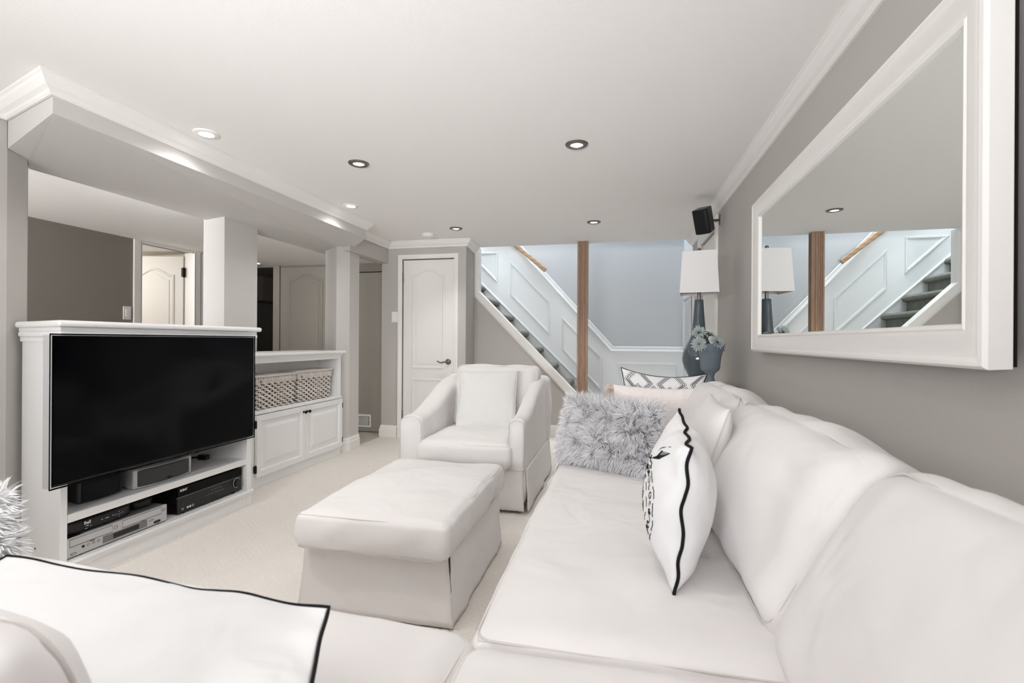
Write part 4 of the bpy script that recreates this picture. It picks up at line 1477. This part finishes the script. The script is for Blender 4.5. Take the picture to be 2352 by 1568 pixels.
def lean_cushion(y0, y1, seed, cx=0.468, cz=0.632, H=.44, T=.225, th=27, droop=0.0):
    w = y1 - y0
    # local x -> along Y, local y -> up the lean, local z -> front normal
    t = math.radians(th)
    up = Vector((math.sin(t), 0, math.cos(t)))
    nrm = Vector((-math.cos(t), 0, math.sin(t)))
    xl = up.cross(nrm)
    m = Matrix((xl, up, nrm)).transposed().to_4x4()
    m.translation = Vector((cx, (y0 + y1) / 2, cz))
    def warp(c):
        u = c.x / (w / 2)
        v = c.y / (H / 2)
        c = c.copy()
        # soft ends: the top corners sag and fall back
        c.y -= droop * max(0, v) * abs(u) ** 3
        c.z -= droop * .5 * max(0, v) * abs(u) ** 4
        c.z += .010 * math.sin(u * 3 + seed) * (1 - v) * .5
        return c
    bm = box_cushion(w, H, T, r=.065, puff=.26, n=40, wr=.012, seed=seed, wscale=4.5, edge=1.0)
    for v in bm.verts: v.co = warp(v.co)
    bmesh.ops.transform(bm, matrix=m, verts=bm.verts[:])
    o = obj('back_cushion', bm, M['fabric'], so, smooth=True)
    for s in (1, -1):
        loop = [warp(q) for q in seam_loop(w, H, s * (T / 2 - .022), .06, inset=.012)]
        obj('seam', tube(B(), [m @ q for q in loop], .0024, 6, closed=True), M['seam'], o, smooth=True)
    return o


lean_cushion(-0.02, 1.02, 21, droop=.018)
lean_cushion(1.045, 2.03, 22, droop=.022)
lean_cushion(2.05, 2.90, 23, droop=.020)
# back cushions of the near section, leaning away from the seat
def near_cushion(x0, x1, seed):
    t = math.radians(12)
    up = Vector((0, -math.sin(t), math.cos(t)))
    nrm = Vector((0, math.cos(t), math.sin(t)))
    xl = up.cross(nrm)
    m = Matrix((xl, up, nrm)).transposed().to_4x4()
    m.translation = Vector(((x0 + x1) / 2, 0.325, 0.605))
    w, H, T = x1 - x0, .38, .20
    bm = box_cushion(w, H, T, r=.075, puff=.2, n=26, wr=.006, seed=seed)
    bmesh.ops.transform(bm, matrix=m, verts=bm.verts[:])
    o = obj('back_cushion', bm, M['fabric'], so, smooth=True)
    for s in (1, -1):
        obj('seam', tube(B(), [m @ q for q in seam_loop(w, H, s * (T / 2 - .03), .07, inset=.012)], .003, 6, closed=True), M['seam'], o, smooth=True)
near_cushion(-1.28, -0.505, 25)

# ------------------------------------------------------------------ throw pillows
# grey long-pile cushion
P1 = Pillow(.50, .31, .15, pin=.05, ex=.45, seed=1, wr=.003)
m1 = frame((.86, -.50, -.02), (.12, .26, .96), (-0.045, 2.285, 0.640))
t1, c1 = pillow_thing('fur_pillow', 'shaggy grey long-pile pillow leaning at the far end of the sofa', 'pillow', P1, m1, M['fur_gap_shade'])
fur(P1, 21000, .042, t1, M['fur'], wid=.0019, seed=3)

# blush pillow with fringe
P2 = Pillow(.42, .34, .15, pin=.06, ex=.48, seed=2, wr=.006)
m2_ = frame((1, -.05, -.03), (0, .22, .97), (0.175, 2.66, 0.665))
t2, c2 = pillow_thing('blush_pillow', 'blush linen pillow with fringed sides behind the shaggy grey one', 'pillow', P2, m2_, M['pink'])
rnd = random.Random(8)
for sgn in (1, -1):
    pts = []
    for i in range(520):
        v = rnd.uniform(-1, 1)
        a = P2.P(sgn, v, 1)
        d = Vector((sgn, rnd.uniform(-.8, .8), rnd.uniform(-.9, .5))).normalized()
        L = rnd.uniform(.034, .066)
        b = a + d * L * .5
        c = b + (d + Vector((0, rnd.uniform(-.4, .4), -.7))).normalized() * L * .6
        pts.append((a, b, c, rnd.uniform(.7, 1.2)))
    blades(pts, M['fringe'], t2, 'fringe', wid=.0030)

# geometric pillow
P3 = Pillow(.47, .44, .13, pin=.17, ex=.48, seed=3, wr=.006)
m3_ = frame((1, -.08, -.055), (0, .20, .97), (0.235, 2.835, 0.690))
t3, c3 = pillow_thing('geometric_pillow', 'white pillow with grey and black zigzag lines behind the blush pillow', 'pillow', P3, m3_, M['fabric_w'], M['ink'], .0025)


def ink_line(P, uv, m, parent, r=.0014, side=1, name='printed_line', step=.03):
    pts = []
    for (a, b), (c, d) in zip(uv, uv[1:]):
        n = max(1, int(math.hypot(c - a, d - b) / step))
        for i in range(n):
            t = i / n
            pts.append(P.P(a + (c - a) * t, b + (d - b) * t, side, .0006))
    pts.append(P.P(uv[-1][0], uv[-1][1], side, .0006))
    return obj(name, tube(B(), pts, r, 4), m, parent, local=True)


for k in range(5):
    x0 = -.82 + k * .41
    for off, mm_, r in ((-.045, M['inkgrey'], .0014), (0, M['ink'], .0020), (.05, M['inkgrey'], .0026), (.085, M['inkgrey'], .0012)):
        zz = []
        for j in range(9):
            v = -.95 + j * .24
            zz.append((max(-.97, min(.97, x0 + off + (.10 if j % 2 == (k % 2) else -.10))), v))
        ink_line(P3, zz, mm_, t3, r)
for k in range(4):
    x0 = -.62 + k * .41
    for dv in (0, .05):
        ink_line(P3, [(x0 - .10, .50 + dv), (x0, .62 + dv), (x0 + .10, .50 + dv)], M['ink'], t3, .0013)
        ink_line(P3, [(x0 - .10, .02 + dv), (x0, .14 + dv), (x0 + .10, .02 + dv)], M['inkgrey'], t3, .0013)

# script print pillow with black piping
P4 = Pillow(.39, .355, .18, pin=.07, ex=.5, seed=4, wr=.005, edgew=.014)
m4 = frame((-.05, -1, 0), (.09, .03, .99), (0.160, 1.36, 0.672)) @ Matrix.Rotation(math.radians(5), 4, 'Y')
t4, c4 = pillow_thing('script_pillow', 'white pillow with black piping and a worn black script print, standing on the sofa seat', 'pillow', P4, m4, M['fabric_w'], M['ink'], .0042)
rnd = random.Random(12)
def ring_uv(cu, cv, ru, rv, a0, a1, n=40, jit=.01):
    return [(cu + (ru + rnd.uniform(-jit, jit)) * math.cos(a0 + (a1 - a0) * i / n), cv + (rv + rnd.uniform(-jit, jit)) * math.sin(a0 + (a1 - a0) * i / n)) for i in range(n + 1)]
segs = []
for k in range(16):
    a = 2 * PI * k / 16
    segs.append((ring_uv(0.06, -.16, .66, .62, a, a + .30, 8), .0012))
for k in range(9):
    a = 2 * PI * k / 9
    segs.append((ring_uv(0.06, -.16, .36, .34, a, a + .42, 8), .0010))
for k in range(26):
    a = 2 * PI * k / 26
    cu, cv = 0.06 + .52 * math.cos(a), -.16 + .49 * math.sin(a)
    r = rnd.uniform(.02, .05)
    a0 = rnd.uniform(0, 6)
    segs.append((ring_uv(cu, cv, r, r * 1.3, a0, a0 + rnd.uniform(2.5, 6), 10, .008), rnd.choice((.0009, .0013, .0022))))
for k in range(14):
    cu, cv = rnd.uniform(-.2, .3), rnd.uniform(-.4, .08)
    segs.append(([(cu, cv), (cu + rnd.uniform(-.03, .03), cv + .06), (cu + rnd.uniform(-.04, .06), cv + .10)], .0010))
# feather flourish above the ring
for k in range(9):
    u0 = .30 + k * .045
    segs.append(([(u0 - .22, .50 + k * .015), (u0 - .05, .60 + k * .02), (u0, .72 + k * .01)], .0009))
segs.append(([(-.12, .42), (.02, .50), (.22, .74), (.52, .86)], .0012))
segs.append(([(.0, .52), (.06, .44), (.2, .46), (.26, .40)], .0016))
bm = B()
for uv, r in segs:
    pts = [P4.P(a, b, 1, .0006) for a, b in uv]
    tube(bm, pts, r, 4)
o = obj('printed_motif', bm, M['ink'], t4, local=True); o['kind'] = 'stuff'

# plain pillow behind it
P5 = Pillow(.42, .40, .13, pin=.05, ex=.42, seed=5, wr=.005)
m5 = frame((-.05, -1, 0), (.30, 0, .95), (0.285, 1.80, 0.675))
t5, c5 = pillow_thing('plain_pillow', 'plain off-white pillow mostly hidden behind the script print one', 'pillow', P5, m5, M['fabric'], M['seam'], .0025)

# armchair pillow with a flat flange
P6 = Pillow(.435, .425, .13, pin=.03, ex=.55, seed=6, wr=.006)
m6 = frame((1, .04, .02), (.02, .30, .95), (-0.935, 3.405, 0.640))
t6, c6 = pillow_thing('armchair_pillow', 'pale grey square pillow with a flat edge sitting in the armchair', 'pillow', P6, m6, M['fabric_g'], M['fabric_g'], .003)

# long pillow with black piping lying on the near seat
P7 = Pillow(.82, .36, .125, pin=.03, ex=.8, seed=7, wr=.011, edgew=.008, skew=.55)
m7 = frame((1, -.035, 0), (0, 1, .25), (-0.765, 0.525, 0.600))
t7, c7 = pillow_thing('long_piped_pillow', 'long white pillow with black piping lying on the near sofa seat', 'pillow', P7, m7, M['fabric_w'], M['ink'], .0030, n=60)

# white shaggy pillow at the left edge
P8 = Pillow(.34, .34, .13, pin=.05, ex=.45, seed=9, wr=.003)
m8 = frame((0.25, 1, 0), (-.50, 0, .86), (-1.54, 0.78, 0.525))
t8, c8 = pillow_thing('white_fur_pillow', 'shaggy white and grey pillow at the left end of the near sofa seat', 'pillow', P8, m8, M['fur_white'])
fur(P8, 9000, .034, t8, M['fur_white'], wid=.0022, seed=5)

# ------------------------------------------------------------------ side table, lamp, pot, flowers
tb_ = thing('side_table', 'pale side table behind the far end of the sofa', 'table', (0.53, 3.46, 0))
obj('tabletop', boxb(.33, .735, 3.12, 3.80, .762, .785), M['table'], tb_, bevel=.004)
obj('apron', boxb(.35, .715, 3.14, 3.78, .69, .762), M['table'], tb_, bevel=.002)
for x in (.36, .705):
    for y in (3.15, 3.77):
        obj('leg', boxb(x - .018, x + .018, y - .018, y + .018, 0, .70), M['table'], tb_, bevel=.003)

lp = thing('table_lamp', 'tall slate-blue ceramic lamp with a tapered square white shade on the side table', 'lamp', (.525, 3.42, .785))
bm = lathe(B(), [(0, 0), (.048, 0), (.050, .008), (.046, .018), (.060, .050), (.088, .100), (.103, .150), (.105, .175), (.100, .210), (.084, .255), (.060, .300), (.046, .340), (.041, .385), (.036, .450), (.031, .520), (.0285, .560), (.026, .566), (0, .568)], 48, c=(0, 0, 0))
obj('vase_base', bm, M['vase'], lp, local=True, smooth=True, auto=50)
obj('stem', cyl(B(), (0, 0, .566), (0, 0, .90), .0105, 16), M['nickel'], lp, local=True, smooth=True, auto=40)
bm = B()
hb_, ht_ = .120, .104
RS = Matrix.Rotation(-.14, 4, 'Z')
lo = [RS @ Vector((sx_ * hb_, sy_ * hb_, .605)) for sx_, sy_ in ((-1, -1), (1, -1), (1, 1), (-1, 1))]
hi = [RS @ Vector((sx_ * ht_, sy_ * ht_, .878)) for sx_, sy_ in ((-1, -1), (1, -1), (1, 1), (-1, 1))]
v0 = [bm.verts.new(p) for p in lo]; v1 = [bm.verts.new(p) for p in hi]
for i in range(4): bm.faces.new([v0[i], v0[(i + 1) % 4], v1[(i + 1) % 4], v1[i]])
sh = obj('lamp_shade', bm, M['shade'], lp, local=True)
md = sh.modifiers.new('solid', 'SOLIDIFY'); md.thickness = .004; md.offset = -1
bm = B()
for q, w in ((lo, .0035), (hi, .003)):
    tube(bm, q + [], w, 6, closed=True)
for a_, b_ in ((hi[0], hi[2]), (hi[1], hi[3])):
    tube(bm, [a_, b_], .0018, 6)
obj('shade_rim', bm, M['shade'], sh)
obj('finial', sph(lathe(B(), [(0, .878), (.012, .878), (.010, .886), (.005, .890), (.005, .894), (0, .894)], 16), (0, 0, .902), .012, 14), M['nickel'], lp, local=True, smooth=True)

pot = thing('goblet_planter', 'grey-blue ceramic goblet planter with a beaded rim on the side table', 'planter', (.560, 3.205, .785))
bm = lathe(B(), [(0, 0), (.050, 0), (.052, .006), (.040, .020), (.028, .045), (.024, .065), (.026, .084), (.034, .096), (.050, .108), (.058, .122), (.060, .150), (.066, .195), (.074, .230), (.080, .246), (.086, .268), (.0865, .274), (.082, .274), (.076, .250), (.060, .200), (.052, .150), (0, .145)], 48)
obj('bowl', bm, M['pot'], pot, local=True, smooth=True, auto=50)
for k in range(16):
    a = 2 * PI * k / 16
    if k == 0:
        bd0 = obj('bead', sph(B(), (0, 0, 0), .0075, 10), M['pot'], pot, local=True, smooth=True)
        bdk = bd0
    else:
        bdk = bd0.copy()
        COL.objects.link(bdk)
    bdk.location = (.078 * math.cos(a), .078 * math.sin(a), .236)


def flower(name, label, c, nrm, R, m, seed):
    c = Vector(c)
    nrm = Vector(nrm).normalized()
    q = nrm.to_track_quat('Z', 'Y')
    t = thing(name, label, 'flower', c, q.to_euler(), 'artificial daisies in the goblet planter')
    rnd = random.Random(seed)
    pm = None
    for layer, (np_, tilt, rr) in enumerate(((16, .18, 1.0), (14, .50, .85), (10, .95, .62))):
        for k in range(np_):
            if pm is None:
                bm = B()
                rows = [(.08, .07, 0), (.30, .17, .03), (.55, .24, .03), (.80, .22, .0), (.95, .13, -.05), (1.0, .03, -.08)]
                prev = None
                for x, w, z in rows:
                    cur = [bm.verts.new((x * R, -w * R * .55, (z + .02) * R)), bm.verts.new((x * R, 0, (z - .02) * R)), bm.verts.new((x * R, w * R * .55, (z + .02) * R))]
                    if prev:
                        bm.faces.new([prev[0], prev[1], cur[1], cur[0]])
                        bm.faces.new([prev[1], prev[2], cur[2], cur[1]])
                    prev = cur
                p = obj('petal', bm, m, t, local=True, smooth=True)
                pm = p
            else:
                p = pm.copy()
                COL.objects.link(p)
            a = 2 * PI * (k + layer * .5) / np_ + rnd.uniform(-.08, .08)
            p.rotation_euler = (Matrix.Rotation(a, 3, 'Z') @ Matrix.Rotation(-tilt + rnd.uniform(-.14, .14), 3, 'Y')).to_euler()
            s = rr * rnd.uniform(.9, 1.08)
            p.scale = (s, s, s)
    obj('flower_centre', sph(B(), (0, 0, .06 * R), .22 * R, 12, (1, 1, .6)), M['petal_d'], t, local=True, smooth=True)
    b = Vector((.56, 3.205, .95))
    mid = (c + b) / 2 + Vector((0, 0, .02))
    obj('stem', tube(B(), [c - nrm * .002, c - nrm * .02, mid, b], .003, 6), M['petal_d'], t)
    return t


flower('daisy', 'sage-grey daisy, topmost on the left of the planter', (.490, 3.19, 1.128), (-.3, -.75, .55), .050, M['petal'], 1)
flower('daisy', 'darker daisy half hidden behind the topmost one', (.560, 3.25, 1.112), (.35, -.2, .8), .046, M['petal'], 2)
flower('daisy', 'sage-grey daisy hanging over the left rim of the planter', (.487, 3.15, 1.055), (-.25, -.9, .25), .050, M['petal'], 3)
flower('daisy', 'sage-grey daisy over the right rim of the planter', (.590, 3.15, 1.068), (.25, -.75, .55), .048, M['petal'], 4)
